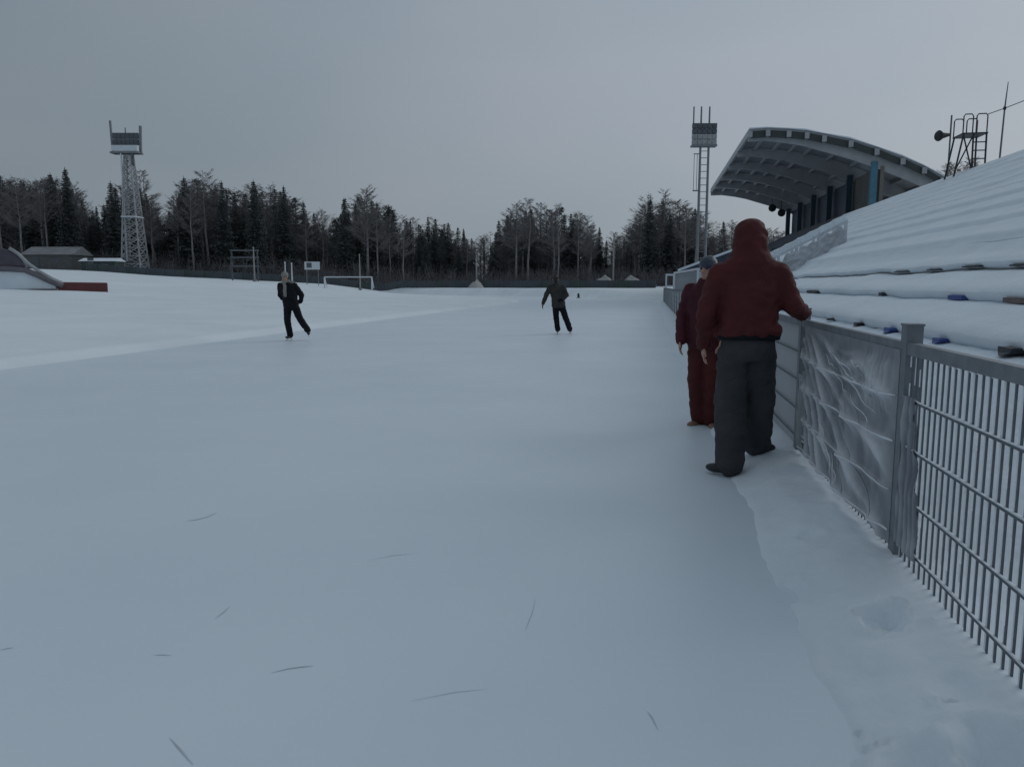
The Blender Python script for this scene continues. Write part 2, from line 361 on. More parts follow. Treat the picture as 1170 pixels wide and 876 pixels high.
# ------------------------------------------------------------------ snow covered terraces
stand = tag(empty('terraced_stand', (3.1, 0, 0)), 'open terraced stand buried in smooth rows of snow behind the fence', 'stand')
NR, X1, Z1, PX_, QZ = 13, 3.1, .97, .75, .40
Y0S, Y1S = -4., 56.
ysr = [Y0S]
while ysr[-1] < Y1S: ysr.append(min(Y1S, ysr[-1] + max(.10, .022 * abs(ysr[-1]))))
def lip(k, y): return .03 * nz3(y, k * 7.3, 0, .5, 3) + .012 * nz3(y, k * 3.1, 2, 2.2, 2)
for k in range(NR):
    xa, za = X1 + k * PX_, Z1 + k * QZ; st = (.15, .13, .10, .06, .05, .04)[k] if k < 6 else .03
    kk = .02 if k < 3 else .075
    prof = [(.10, -st - .02), (.045, -st), (.0, -st * .62), (-.012, -st * .3), (.01, -.02), (.06, .02), (.16, .06 + kk * .3), (.30, .105 + kk * .6), (.45, .15 + kk), (.62, .215 + kk * 1.4), (PX_ + .12, QZ - (.13 if k < 2 else .02))]
    if k >= 3:
        r_ = .10 if k < 7 else .06
        prof = [(-.06, -.05), (0, -.012), (.03, r_ * .45), (.08, r_), (.16, r_ + .03), (.30, r_ + .085), (.45, r_ + .15), (.62, r_ + .235), (PX_ - .02, QZ - .02), (PX_ + .1, QZ - .02)]
    if k == 2: prof[-2:] = [(.62, .29), (PX_ - .02, QZ - .02), (PX_ + .1, QZ - .02)]
    if k == NR - 1: prof[-1] = (PX_ + .4, QZ - .05)
    G = np.zeros((len(prof), len(ysr), 3))
    for j, y in enumerate(ysr):
        n1 = lip(k, y); n2 = lip(k + 1, y)
        for i, (dx, dz) in enumerate(prof):
            s = i / (len(prof) - 1); G[i, j] = (xa + dx - 3.1 + .4 * n1 * (1 - s), y, za + dz + n1 * (1 - s) * .8 + n2 * s * .8 + .01 * nz3(xa + dx, y, 5, 1.8, 2))
    obj('snow_row', grid_mesh('snow_row', G, SNOW), stand)
for k in range(NR):
    xa, za = X1 + k * PX_ - 3.1, Z1 + k * QZ
    MB().box((xa + .06, Y0S, -.15 if k == 0 else za - .6), (xa + PX_ + .058 + (.6 if k == NR - 1 else 0), Y1S, za - .09)).build('concrete_step', CONC, stand)
def seat_mesh(m, wy=.21, h=.085):          # bucket front: flat top, rounded underside, back buried in the snow
    n = 12; pts = [(wy, .01)] + [(wy * math.cos(a), -h * math.sin(a)) for a in np.linspace(.15, math.pi - .15, n)] + [(-wy, .01)]
    k = len(pts); v = [(-.13 + .05 * abs(y) / wy, y, z) for y, z in pts] + [(.16, y * .9, z * .8) for y, z in pts]
    return MB().add(v, [tuple(range(k)), tuple(range(2*k-1, k-1, -1))] + [(i, k+i, k+(i+1) % k, (i+1) % k) for i in range(k)]).mesh('seat', m)
SM = {'b': seat_mesh(SEATB), 'k': seat_mesh(SEATK), 'n': seat_mesh(SEATN)}
bench_me = {m_: MB().box((-.06, -.30, -.05), (.16, .30, .012)).mesh('bench_seat', mm) for m_, mm in (('b', SEATB), ('n', SEATN), ('k', SEATK))}
for px, py, kind, sc1 in [(948, 357, 'k', .5), (980, 361, 'k', .7), (1016, 367, 'b', .95), (1073, 375, 'b', .8), (1152, 388, 'k', 1.)]:
    p = on_x(px, py, X1 - .06); o = obj('seat', SM[kind], stand, (p.x - 3.1 + .04, p.y, Z1 + lip(0, p.y) * .8 - .10)); o.scale = (.8, .62 * sc1, .8 * sc1)
for px, py, kind, sy in [(1092, 331, 'b', .75), (1160, 331.5, 'n', .85), (1007, 327.7, 'k', .35), (928, 327, 'k', 2.0)]:
    p = on_x(px, py, X1 + PX_ - .03); o = obj('bench_seat', bench_me[kind], stand, (p.x - 3.1 + .05, p.y, Z1 + QZ + lip(1, p.y) * .8 - .09)); o.scale = (1, sy, .9)
for px, py, sy in [(1110, 296, 1.0), (1067, 300, .9), (1030, 302, 1.2), (1168, 293, 1.0)]:
    p = on_x(px, py, X1 + 2 * PX_ - .02); o = obj('bench_seat', bench_me['k'], stand, (p.x - 3.1 + .045, p.y, Z1 + 2 * QZ + lip(2, p.y) * .8 - .075)); o.scale = (1, sy, .32)
def stand_z(X): return Z1 + (X - X1) / PX_ * QZ

# snowy stair across the lower rows
AY = 29.
stair = tag(empty('snowy_staircase', (4.0, AY, stand_z(4.0) - .1)), 'snow laden aisle stair with sloping handrails over the lower rows of the stand', 'staircase')
def SLc(X, Y, z): return (X - 4.0, Y - AY, z - (stand_z(4.0) - .1))
for i in range(9):
    xa = 3.75 + i * .36; MB().box(SLc(xa, AY - .1, stand_z(xa) - .3), SLc(xa + .359, AY + 1.6, stand_z(xa) + .10)).build('step', SNOW, stair)
for yy in (AY - .15, AY + .75, AY + 1.65):
    MB().bar(SLc(3.7, yy, stand_z(3.7) + .78), SLc(6.75, yy, stand_z(6.75) + .72), .10).build('handrail', WHITE, stair)
    sn = MB()
    for i in range(30):
        xa = 3.7 + i * .1; sn.bar(SLc(xa, yy, stand_z(xa) + .83 + .02 * random.random()), SLc(xa + .11, yy, stand_z(xa + .1) + .83 + .02 * random.random()), .16, .09 + .05 * random.random())
    tag(sn.build('rail_snow', SNOW, stair), kind='stuff')
    for xa in (3.75, 4.5, 5.25, 6.0, 6.7):
        MB().bar(SLc(xa, yy, stand_z(xa) - .2), SLc(xa, yy, stand_z(xa) + .76), .09).build('baluster', WHITE, stair)
G = np.zeros((60, 24, 3))
for i in range(60):
    for j in range(24):
        s, t = i / 59, j / 23; xa = 3.8 + 2.85 * s; lo = stand_z(xa) - .25; hi = stand_z(xa) + .62 + .35 * nz3(xa, 0, 3, 2.3)
        G[i, j] = SLc(xa + .08 * nz3(xa, t, 1, 3), AY - .24 - .16 * abs(nz3(xa, t * 2, 8, 3.2, 3)) - .12 * (1 - t), lo + (hi - lo) * t)
obj('snow_caked_tarp', grid_mesh('snow_caked_tarp', G, mat('tarp_pale', (.50, .53, .56), .7, .2, 3, .5, 8)), stair)
lump = MB()
for i in range(16):
    xa = random.uniform(3.9, 6.6); yy = AY + random.uniform(-.1, 1.6); lump.ell(SLc(xa, yy, stand_z(xa) + random.uniform(.1, .45)), (random.uniform(.12, .3), random.uniform(.15, .3), random.uniform(.1, .2)), 9, 6)
tag(lump.build('snow_lump', SNOW, stair, True), kind='stuff')

# ------------------------------------------------------------------ covered grandstand
GY0, GY1 = 58., 92.5
RP = [(6.7, 12.15), (7.9, 12.2), (9.3, 12.09), (10.5, 11.95), (11.65, 11.70), (13.4, 11.3), (15.1, 10.72), (16.8, 10.04), (18.2, 9.4), (19.4, 8.7), (20.6, 7.9)]
gs = tag(empty('covered_grandstand', (12, 75, 0)), 'covered grandstand with a curved cantilever roof and teal columns', 'grandstand')
def GL(x, y, z): return (x - 12, y - 75, z)
sh = MB(); n = len(RP)
vv = [GL(x, GY0, z) for x, z in RP] + [GL(x, GY1, z) for x, z in RP] + [GL(x, GY0, z + .14) for x, z in RP] + [GL(x, GY1, z + .14) for x, z in RP]
ff = []
for i in range(n - 1): ff += [(i, i+1, n+i+1, n+i), (2*n+i, 3*n+i, 3*n+i+1, 2*n+i+1), (i, 2*n+i, 2*n+i+1, i+1), (n+i, n+i+1, 3*n+i+1, 3*n+i)]
ff += [(0, n, 3*n, 2*n), (n-1, 3*n-1, 4*n-1, 2*n-1)]
sh.add(vv, ff); roof = sh.build('roof', ROOFU, gs)
cap = MB(); cap.add([GL(x, GY0 - .1, z + .145) for x, z in RP] + [GL(x, GY1 + .1, z + .145) for x, z in RP] + [GL(x, GY0 - .1, z + .21 + .03 * math.sin(x * 2)) for x, z in RP] + [GL(x, GY1 + .1, z + .21) for x, z in RP], ff)
cap.build('roof_snow', SNOW, roof)
for i, (x, z) in enumerate(RP):          # purlins along the roof, their pale ends show at the gable
    zz = z - .16
    MB().bar(GL(x + .05, GY0 - .22, zz), GL(x + .05, GY1, zz), .17, .26).build('purlin', ROOFS, roof)
    MB().box(GL(x - .10, GY0 - .34, z - .46), GL(x + .20, GY0 - .225, z - .05)).build('bracket', ROOFS, roof)
for i in range(n - 1):
    (x0, z0), (x1, z1) = RP[i], RP[i + 1]
    MB().add([GL(x0 + .14, GY0 - .1, z0 - .04), GL(x1 - .04, GY0 - .1, z1 - .04), GL(x1 - .04, GY0 - .1, z1 - .50), GL(x0 + .14, GY0 - .1, z0 - .50),
              GL(x0 + .14, GY0 - .04, z0 - .04), GL(x1 - .04, GY0 - .04, z1 - .04), GL(x1 - .04, GY0 - .04, z1 - .50), GL(x0 + .14, GY0 - .04, z0 - .50)],
             [(0,1,2,3),(7,6,5,4),(0,4,5,1),(1,5,6,2),(2,6,7,3),(3,7,4,0)]).build('gable_panel', ROOFD, roof)
NF = 6
for k in range(NF):
    y = GY0 + .45 + k * (GY1 - GY0 - .9) / (NF - 1); b = MB()
    for i in range(n - 1):
        (x0, z0), (x1, z1) = RP[i], RP[i + 1]; t0 = .30 + .55 * sst(6.7, 15, x0); t1 = .30 + .55 * sst(6.7, 15, x1)
        b.add([GL(x0, y - .12, z0 - .02), GL(x1, y - .12, z1 - .02), GL(x1, y - .12, z1 - .32 - t1), GL(x0, y - .12, z0 - .32 - t0), GL(x0, y + .12, z0 - .02), GL(x1, y + .12, z1 - .02), GL(x1, y + .12, z1 - .32 - t1), GL(x0, y + .12, z0 - .32 - t0)],
              [(0,1,2,3),(7,6,5,4),(0,4,5,1),(3,2,6,7),(1,2,6,5),(0,3,7,4)])
    b.build('rafter', ROOFS, gs)
    MB().bar(GL(15.2, y, 0), GL(15.2, y, 9.9), .42, .42).build('column', TEAL if k == 0 else TEALD, gs)
    MB().bar(GL(20.0, y, 0), GL(20.0, y, 7.6), .36, .36).build('rear_column', ROOFS, gs)
for k in range(14):
    y0 = GY0 + .3 + k * 2.4; m_ = BEIGE if k < 4 else NAVY
    MB().box(GL(15.6, y0, 3), GL(15.85, y0 + 2.36, 9.6)).build('wall_panel', m_, gs)
for k in range(12):
    xa = 4.6 + k * .92; za = 2.0 + k * .42
    MB().box(GL(xa, GY0 + .2, 0), GL(xa + .92, GY1 - .2, za)).build('tier', CONC, gs)
    MB().box(GL(xa + .35, GY0 + .4, za), GL(xa + .75, GY1 - .4, za + .38)).build('seat_row', NAVY, gs)
# far navy stair wall with snowy coping
A, B = on_y(778, 307, 57.), on_y(838, 285, 57.); C_ = Vector((6.6, 57, B.z + (B.z - A.z) / (B.x - A.x) * (6.6 - B.x)))
sw = MB(); sw.add([GL(A.x, 56.9, A.z - .12), GL(C_.x, 56.9, C_.z - .12), GL(C_.x, 56.9, C_.z - 2.0), GL(A.x, 56.9, max(.2, A.z - .9)), GL(A.x, 57.3, A.z - .12), GL(C_.x, 57.3, C_.z - .12), GL(C_.x, 57.3, C_.z - 2.0), GL(A.x, 57.3, max(.2, A.z - .9))],
        [(0,1,2,3),(7,6,5,4),(0,4,5,1),(1,5,6,2),(2,6,7,3),(3,7,4,0)]); st_ = sw.build('stair_wall', NAVY, gs)
MB().bar(GL(A.x - .2, 57.1, A.z - .11), GL(C_.x, 57.1, C_.z - .02), .6, .16).build('coping_snow', SNOW, st_)
for xa in (A.x + .3, A.x + 1.6, A.x + 3.2):
    MB().bar(GL(xa, 57.1, 0), GL(xa, 57.1, A.z + .376 * (xa - A.x) - .2), .14).build('stair_post', NAVY, st_)
# two round loudspeakers under the far arch
for px, py in ((882, 238), (892.5, 243.5)):
    p = on_y(px, py, 90.); t = tag(empty('round_loudspeaker', p), 'round black loudspeaker hung under the grandstand roof, ' + ('left one of the pair' if px < 885 else 'right one of the pair'), 'loudspeaker', 'loudspeakers under the grandstand roof')
    b = MB(); b.tube([(0, -.34, 0), (0, -.30, 0), (0, .1, 0), (0, .3, 0)], [.34, .42, .36, .16], 16).build('horn', BLACK, t, True)
    zr = float(np.interp(p.x, [q[0] for q in RP], [q[1] for q in RP])) - p.z
    MB().bar((0, .1, .3), (0, .1, zr), .06).build('hanger', BLACK, t)
# white barrier frames at the foot of the grandstand
def frame_barrier(px0, px1, py0, py1, Y, lab, panel, slope=0.):
    a, c = on_y(px0, py1, Y), on_y(px1, py0, Y); W, H = c.x - a.x, c.z - a.z
    t = tag(empty('barrier_frame', a), lab, 'barrier', 'white barriers below the grandstand')
    MB().bar((0, 0, 0), (0, 0, H), .10).build('upright', WHITE, t); MB().bar((W, 0, 0), (W, 0, H + slope), .10).build('upright', WHITE, t)
    MB().bar((-.05, 0, H), (W + .05, 0, H + slope), .12).build('cross_bar', WHITE, t); MB().bar((.05, 0, .12), (W - .05, 0, .12), .08).build('cross_bar', WHITE, t)
    if panel: MB().add([(.06, .02, .17), (W - .06, .02, .17), (W - .06, .02, H + slope - .07), (.06, .02, H - .07), (.06, .05, .17), (W - .06, .05, .17), (W - .06, .05, H + slope - .07), (.06, .05, H - .07)],
                       [(0,1,2,3),(7,6,5,4),(0,4,5,1),(1,5,6,2),(2,6,7,3),(3,7,4,0)]).build('panel', panel, t)
    return t
frame_barrier(761, 770, 314, 329, 50., 'small white open barrier frame at the far end of the mesh fence', None)
frame_barrier(770, 797, 312, 336, 47., 'white barrier frame with grey panel before the navy stair wall', mat('grey_sheet', (.32, .34, .36), .6, .15, 1.5), .25)
frame_barrier(797, 811, 309, 340, 45., 'pale blue board barrier beside the person in maroon', mat('pale_blue_board', (.48, .54, .60), .6, .1, 1.5), .5)

# ------------------------------------------------------------------ poles on top of the stand
XT = X1 + NR * PX_ + .1
def top_place(px, py): p = on_x(px, py, XT); return p
ZT = Z1 + NR * QZ - .12
p = top_place(1083, 196); t = tag(empty('loudspeaker_pole', (p.x, p.y, ZT)), 'thin pole with a dark horn loudspeaker on top of the snowy stand', 'loudspeaker')
H = on_y(1083, 132, p.y).z - ZT; MB().tube([(0, 0, -.3), (0, 0, H)], .035, 6).build('pole', GALVD, t)
q = on_y(1077, 155, p.y) - Vector((p.x, p.y, ZT)); MB().tube([(q.x - .22, -.1, q.z - .02), (q.x - .18, -.08, q.z - .02), (q.x, 0, q.z), (0, 0, q.z + .03)], [.22, .24, .14, .05], 14).build('horn', BLACK, t, True)
# observation platform
p = top_place(1108, 190); t = tag(empty('observation_platform', (p.x, p.y, ZT)), 'dark steel camera platform with hooped guard rails on top of the stand', 'platform')
sc_ = p.y / CY * 0 + (-p.x * SY + p.y * CY) / F_PX
def U(px, py): return ((px - 1108) * sc_ * 1.02, (on_y(px, py, p.y).z - ZT))
zp = U(1108, 154)[1]; zt_ = U(1108, 133)[1]; x0, x1, xm = U(1094, 0)[0], U(1119, 0)[0], U(1105, 0)[0]
MB().box((x0, -.5, zp - .05), (x1, .6, zp)).build('deck', BLACK, t)
for xa, ya in ((x0 + .05, -.45), (x1 - .04, -.45), (x0 + .05, .55), (x1 - .04, .55), (xm, -.45)):
    sp = -.28 if xa < xm else .03
    MB().bar((xa + sp, ya, -.3), (xa, ya, zp - .05), .055).build('leg', BLACK, t)
MB().bar((x0 - .15, -.45, 0.1), (xm, -.45, zp - .1), .045).build('brace', BLACK, t); MB().bar((xm, -.45, .1), (x0 + .05, -.45, zp - .1), .045).build('brace', BLACK, t)
for k in range(4):
    z = .15 + k * (zp - .2) / 4; MB().bar((xm, -.46, z), (x1 - .04, -.46, z), .04).build('rung', BLACK, t)
for (a, b_) in ((x0 + .02, xm - .04), (xm + .09, x1 - .04)):
    for ya in (-.45, .55):
        MB().tube([(a, ya, zp), (a, ya, zt_ - .08), (a + .06, ya, zt_), (b_ - .06, ya, zt_), (b_, ya, zt_ - .08), (b_, ya, zp)], .024, 6).build('guard_hoop', BLACK, t)
# tall cross mast
p = top_place(1142, 180); t = tag(empty('cross_mast', (p.x, p.y, ZT)), 'tall thin mast with a slanting cross arm at the right end of the stand top', 'mast')
H = on_y(1146, 94, p.y).z - ZT; s3 = (-p.x * SY + p.y * CY) / F_PX; zc = on_y(1143, 124, p.y).z - ZT
MB().tube([(0, 0, -.3), (.05, 0, zc), (.10, 0, H)], [.035, .028, .014], 6).build('pole', GALVD, t)
MB().tube([(-16 * s3, 0, zc - 6 * s3), (.05, 0, zc), (30 * s3, 0, zc + 11 * s3)], .016, 6).build('cross_arm', GALVD, t)
MB().ell((.05, 0, zc), (.06, .06, .08), 8, 6).build('clamp', BLACK, t)

# ------------------------------------------------------------------ floodlight masts
def lattice(parent, W0, W1, H, m, nb=14, leg=.16):
    def half(z): return (W0 + (W1 - W0) * (z / H)) / 2
    for sx in (-1, 1):
        for sy in (-1, 1): MB().bar((sx * half(0), sy * half(0), -.3), (sx * half(H), sy * half(H), H), leg).build('leg', m, parent)
    zs = [H * (1 - (1 - i / nb) ** 1.15) for i in range(nb + 1)]
    for i in range(nb):
        a, b_ = zs[i], zs[i + 1]; fr = MB()
        for (ux, uy) in ((1, 0), (0, 1)):
            for sg in (-1, 1):
                def pt(s, z): h = half(z); return (s * h if ux else sg * h, sg * h if ux else s * h, z)
                fr.bar(pt(-1, a), pt(1, b_), leg * .55); fr.bar(pt(1, a), pt(-1, b_), leg * .55); fr.bar(pt(-1, b_), pt(1, b_), leg * .5)
        fr.build('lattice_bay', m, parent)
D = 133.; base = at_depth(155, 309, D); base.z = gz(base.x, base.y)
t = tag(empty('floodlight_mast', base, YAW * 1.0), 'lattice floodlight mast with an open headframe at the left, before the trees', 'floodlight mast', 'floodlight masts')
hz = lambda py: at_depth(142, py, D).z - base.z
s4 = D / F_PX; mast_n = MOUND
MASTG = mat('frosted_steel', (.34, .35, .36), .7, .2, 1.)
lattice(t, 3.3, 1.1, hz(178), MASTG, 16, .2)
hx = -.2
MB().box((hx - 2.5, -.9, hz(176)), (hx + 2.3, .9, hz(174))).build('head_platform', STEEL, t)
MB().box((hx - 2.2, -.95, hz(173.5)), (hx + 2.1, -.6, hz(167))).build('snow_shelf', WHITE, t)
for i in range(6):
    for j in range(2): MB().box((hx - 2.15 + i * .71, -.35, hz(166 - j * 7.2)), (hx - 2.15 + i * .71 + .66, .1, hz(159.5 - j * 7.2))).build('floodlight', LAMPD, t)
MB().bar((hx - 2.4, 0, hz(176)), (hx - 2.55, 0, hz(138)), .28).build('head_post', STEEL, t); MB().bar((hx + 2.25, 0, hz(176)), (hx + 2.45, 0, hz(144)), .36).build('head_post', STEEL, t)
MB().bar((hx - .1, 0, hz(152)), (hx - .1, 0, hz(146)), .14).build('antenna', STEEL, t)
MB().bar((-1.0, -.7, 2), (-.95, -.7, hz(176)), .2).build('ladder', WHITE, t)
MB().bar((1.0, -.6, hz(176)), (1.0, -.6, hz(190)), .3).build('cable_box', LAMPD, t)
MB().box((-1.25, -1.45, hz(249)), (1.25, 1.45, hz(247.5))).build('rest_platform', WHITE, t)

D = 120.; base = at_depth(800, 330, D); base.z = gz(base.x, base.y)
t = tag(empty('floodlight_mast', base, YAW), 'slim twin pole floodlight mast rising left of the curved grandstand roof', 'floodlight mast', 'floodlight masts')
hz2 = lambda py: at_depth(798, py, D).z - base.z
for xa in (-.62, .62):
    MB().tube([(xa, 0, -.3), (xa, 0, hz2(165)), (xa * 1.0, 0, hz2(122))], [.24, .17, .12], 8).build('pole', STEEL, t)
MB().tube([(-1.75, 0, hz2(150)), (-1.75, 0, hz2(122))], .11, 6).build('antenna', STEEL, t)
for k in range(22): MB().bar((-.62, 0, 1.5 + k), (.62, 0, 1.5 + k), .09).build('rung', STEEL, t)
MB().box((-2.0, -.7, hz2(168)), (1.75, .7, hz2(166))).build('head_platform', STEEL, t)
for j in range(4):
    for i in range(5): MB().box((-1.95 + i * .74, -.5, hz2(147 + j * 6.3)), (-1.95 + i * .74 + .68, .1, hz2(141.6 + j * 6.3))).build('floodlight', LAMPD if j < 2 else MASTG, t)
MB().bar((-1.5, 0, hz2(176)), (-1.5, 0, hz2(218)), .07).build('ladder_rail', STEEL, t); MB().bar((-1.05, 0, hz2(176)), (-1.05, 0, hz2(218)), .07).build('ladder_rail', STEEL, t)
MB().bar((-1.6, 0, hz2(218)), (-.55, 0, hz2(218)), .16).build('ladder_foot', LAMPD, t); MB().bar((-1.6, 0, hz2(176)), (-.55, 0, hz2(176)), .12).build('ladder_head', LAMPD, t)

# ------------------------------------------------------------------ field things
# covered landing mat at the left edge
D = 45.; g0 = at_depth(123, 331, D); s5 = D / F_PX
lm = tag(empty('landing_mat', (g0.x, g0.y, gz(g0.x, g0.y) - .05), YAW + R(27)), 'red landing mat heaped with snow under a sloping dark cover at the left edge', 'landing mat')
def Q(px, py): return ((px - 123) * s5 * .885, (331 - py) * s5 + .05)
xr, _ = Q(123, 0); xl, zr = Q(68, 320)
DP = 1.7
def prism(pts, y0, y1):
    k = len(pts); return MB().add([(x, y0, z) for x, z in pts] + [(x, y1, z) for x, z in pts], [tuple(range(k)), tuple(range(2*k-1, k-1, -1))] + [(i, k+i, k+(i+1) % k, (i+1) % k) for i in range(k)])
def bev(o, wd=.03):
    md = o.modifiers.new('bevel', 'BEVEL'); md.width = wd; md.segments = 2; md.limit_method = 'ANGLE'; return o
bev(prism([(xl, 0), (xr, 0), (xr, zr - .03), (xl, zr)], 0, DP).build('red_mat', REDP, lm), .05)
bev(prism([Q(-60, 331), (xl - .01, 0), (xl - .01, .17), Q(-60, 328.5)], -.05, DP).build('red_skirt', REDP, lm))
bev(prism([Q(-60, 328), (xl - .05, .2), Q(66, 323), Q(45, 312), Q(30, 306), Q(10, 304), Q(-60, 304)], .1, DP - .1).build('snow_heap', SNOW, lm), .08)
for y in (-.12,):
    b = MB(); pts = [Q(-60, 305), Q(18, 306), Q(34, 307), Q(46, 312), Q(60, 319), Q(74, 324)]
    b.tube([(x, y + .1, z) for x, z in pts], .16, 8).build('edge_beam', GREYB, lm, True)
    b = MB(); pts = [Q(20, 284), Q(29, 290), Q(38, 300), Q(50, 309), Q(62, 316), Q(73, 321)]
    b.tube([(x, y + .1, z) for x, z in pts], .10, 8).build('cover_pipe', MASTG, lm, True)
bev(prism([Q(-60, 303), Q(16, 304), Q(36, 304), Q(30, 293), Q(20, 286), Q(8, 283), Q(-60, 282)], -.05, DP + .05).build('dark_cover', PURP, lm), .1)

def ground_at(px, py, D):
    p = at_depth(px, py, D); p.z = gz(p.x, p.y); return p
# football goal
D = 104.; a = ground_at(371, 325, D); b2 = ground_at(425, 326, D); H = at_depth(400, 316.5, D).z - a.z
t = tag(empty('football_goal', a), 'white football goal frame at the edge of the snowy field', 'goal')
d = b2 - a; d.z = 0
MB().bar((0, 0, -.2), (0, 0, H), .16).build('goal_post', WHITE, t); MB().bar((d.x, d.y, -.2), (d.x, d.y, H), .16).build('goal_post', WHITE, t)
MB().bar((0, 0, H), (d.x, d.y, H), .16).build('crossbar', WHITE, t)
bk = Vector((-d.y, d.x, 0)).normalized() * 1.4
for q in (Vector(), d): MB().bar(q + Vector((0, 0, H)), q + bk, .08).build('net_stay', WHITE, t)
# white sign, light post frame, poles, hut, shed
D = 108.
p = ground_at(357, 316, D); t = tag(empty('white_sign', p, YAW), 'small white signboard on posts before the dark trees', 'sign')
z0, z1 = at_depth(357, 308, D).z - p.z, at_depth(357, 299, D).z - p.z
MB().box((-1.05, -.04, z0), (1.05, .04, z1)).build('board', WHITE, t); MB().box((-.75, -.07, z0 + .25), (-.05, -.042, z1 - .15)).build('dark_panel', LAMPD, t)
for xa in (-.8, .8): MB().bar((xa, .08, -.2), (xa, .08, z1), .09).build('post', STEEL, t)
p = ground_at(280, 320, D); t = tag(empty('rack_frame', p, YAW), 'dark two tier rack beside a pale post at the wood edge', 'frame')
s6 = D / F_PX
for k, py in enumerate((286, 294, 304)):
    zz = at_depth(280, py, D).z - p.z; MB().box((-15 * s6, -.3, zz - .1), (16 * s6, .3, zz + .1)).build('shelf', LAMPD, t)
for xa in (-14 * s6, 15 * s6): MB().bar((xa, 0, -.2), (xa, 0, at_depth(280, 285, D).z - p.z), .16).build('post', LAMPD, t)
def pole(px, pyb, pyt, D, lab, r=.09, m=WHITE, name='pole', arm=0):
    p = ground_at(px, pyb, D); H = at_depth(px, pyt, D).z - p.z
    t = tag(empty(name, p, YAW), lab, 'pole', 'poles round the field')
    MB().tube([(0, 0, -.3), (0, 0, H * .5), (0, 0, H)], [r, r * .8, r * .6], 7).build('shaft', m, t); MB().ell((0, 0, H), (r, r, r), 7, 5).build('finial', m, t)
    MB().tube([(0, 0, -.3), (0, 0, .35)], r * 2.2, 8).build('footing', CONC, t)
    return p
POLEG = mat('pole_grey', (.30, .30, .30), .7, .15, 1)
pole(291, 320, 283, 106, 'pale post standing at the dark rack frame', .12, POLEG)
pole(326, 313, 300, 107, 'short white post just left above the black clad skater', .12, WHITE); pole(333.5, 313, 301, 107, 'short white post just right above the black clad skater', .12, WHITE)
pole(411.5, 326, 291, 110, 'thin pale pole rising behind the football goal', .11, POLEG)
pole(544.5, 327, 292, 116, 'pale pole with a snow mound at its foot, mid treeline', .12, POLEG)
pole(700.5, 326, 268, 118, 'tall pale pole standing between two dirty snow heaps', .13, POLEG)
def heap(px, py, wpx, hpx, D, lab):
    p = ground_at(px, py, D); s = D / F_PX; b = MB(); N = 22; M = 8; vs2 = [(0, 0, hpx * s)]; fs = []
    for i in range(1, M + 1):
        r = i / M
        for j in range(N):
            a = 2 * math.pi * j / N; k = 1 + .16 * nz3(math.cos(a), math.sin(a), px, 1.7)
            vs2.append((r * wpx * s / 2 * k * math.cos(a), r * 2.4 * k * math.sin(a), hpx * s * (1 - r ** 1.3) * (1 + .25 * nz3(r * math.cos(a) * 3, r * math.sin(a) * 3, px)) - .25 * (i == M)))
    fs += [(0, 1 + j, 1 + (j + 1) % N) for j in range(N)]
    for i in range(M - 1): fs += [(1+i*N+j, 1+(i+1)*N+j, 1+(i+1)*N+(j+1) % N, 1+i*N+(j+1) % N) for j in range(N)]
    o = b.add(vs2, fs).build('snow_heap', MOUND, None, True); o.location = p; tag(o, lab, 'snow heap', 'ploughed snow heaps')
heap(690, 328, 34, 14, 116, 'dirty snow heap left of the tall pale pole'); heap(722, 328, 36, 13, 115, 'dirty snow heap right of the tall pale pole'); heap(544, 329, 20, 9, 113, 'small snow heap at the foot of the mid treeline pole')
p = ground_at(661, 333, 88); t = tag(empty('marker_post', (p.x, p.y, p.z), YAW), 'tiny black marker post out on the snow right of the far skater', 'marker')
MB().tube([(0, 0, -.1), (0, 0, .45), (0, 0, .6)], [.12, .14, .08], 8).build('post', BLACK, t); MB().tube([(0, 0, -.1), (0, 0, .12)], .25, 8).build('foot', BLACK, t)
# hut and shed
def house(px0, px1, pyb, pye, pyr, D, wallm, roofm, lab, dp=5., name='hut'):
    a = ground_at(px0, pyb, D); s = D / F_PX; W = (px1 - px0) * s; E = at_depth(px0, pye, D).z - a.z; Rr = at_depth(px0, pyr, D).z - a.z
    t = tag(empty(name, a, YAW), lab, name)
    MB().box((0, 0, -.5), (W, dp, E)).build('wall', wallm, t)
    b = MB(); b.add([(-.3, -.4, E + .003), (W + .3, -.4, E + .003), (W + .3, dp + .3, E + .003), (-.3, dp + .3, E + .003), (-.3, dp / 2, Rr), (W + .3, dp / 2, Rr)], [(3,2,1,0), (0,1,5,4), (2,3,4,5), (0,4,3), (1,2,5)]); b.build('roof', roofm, t)
    MB().box((W * .2, -.05, -.2), (W * .2 + 1., -.003, 2.)).build('door', LAMPD, t); wd_ = MB().box((W * .6, -.05, E * .4), (W * .6 + 1.2, -.003, E * .75)).build('window', LAMPD, t)
    return t
house(27, 82, 306, 291, 281, 128, WOODH, mat('grey_roof', (.24, .24, .25), .8, .2, .6), 'low grey hut with a snow dusted roof at the far left', 6.)
house(93, 131, 308, 298.5, 294.5, 126, GREEN, SNOW, 'small dark green shed with a white roof edge left of the lattice mast', 3., 'shed')

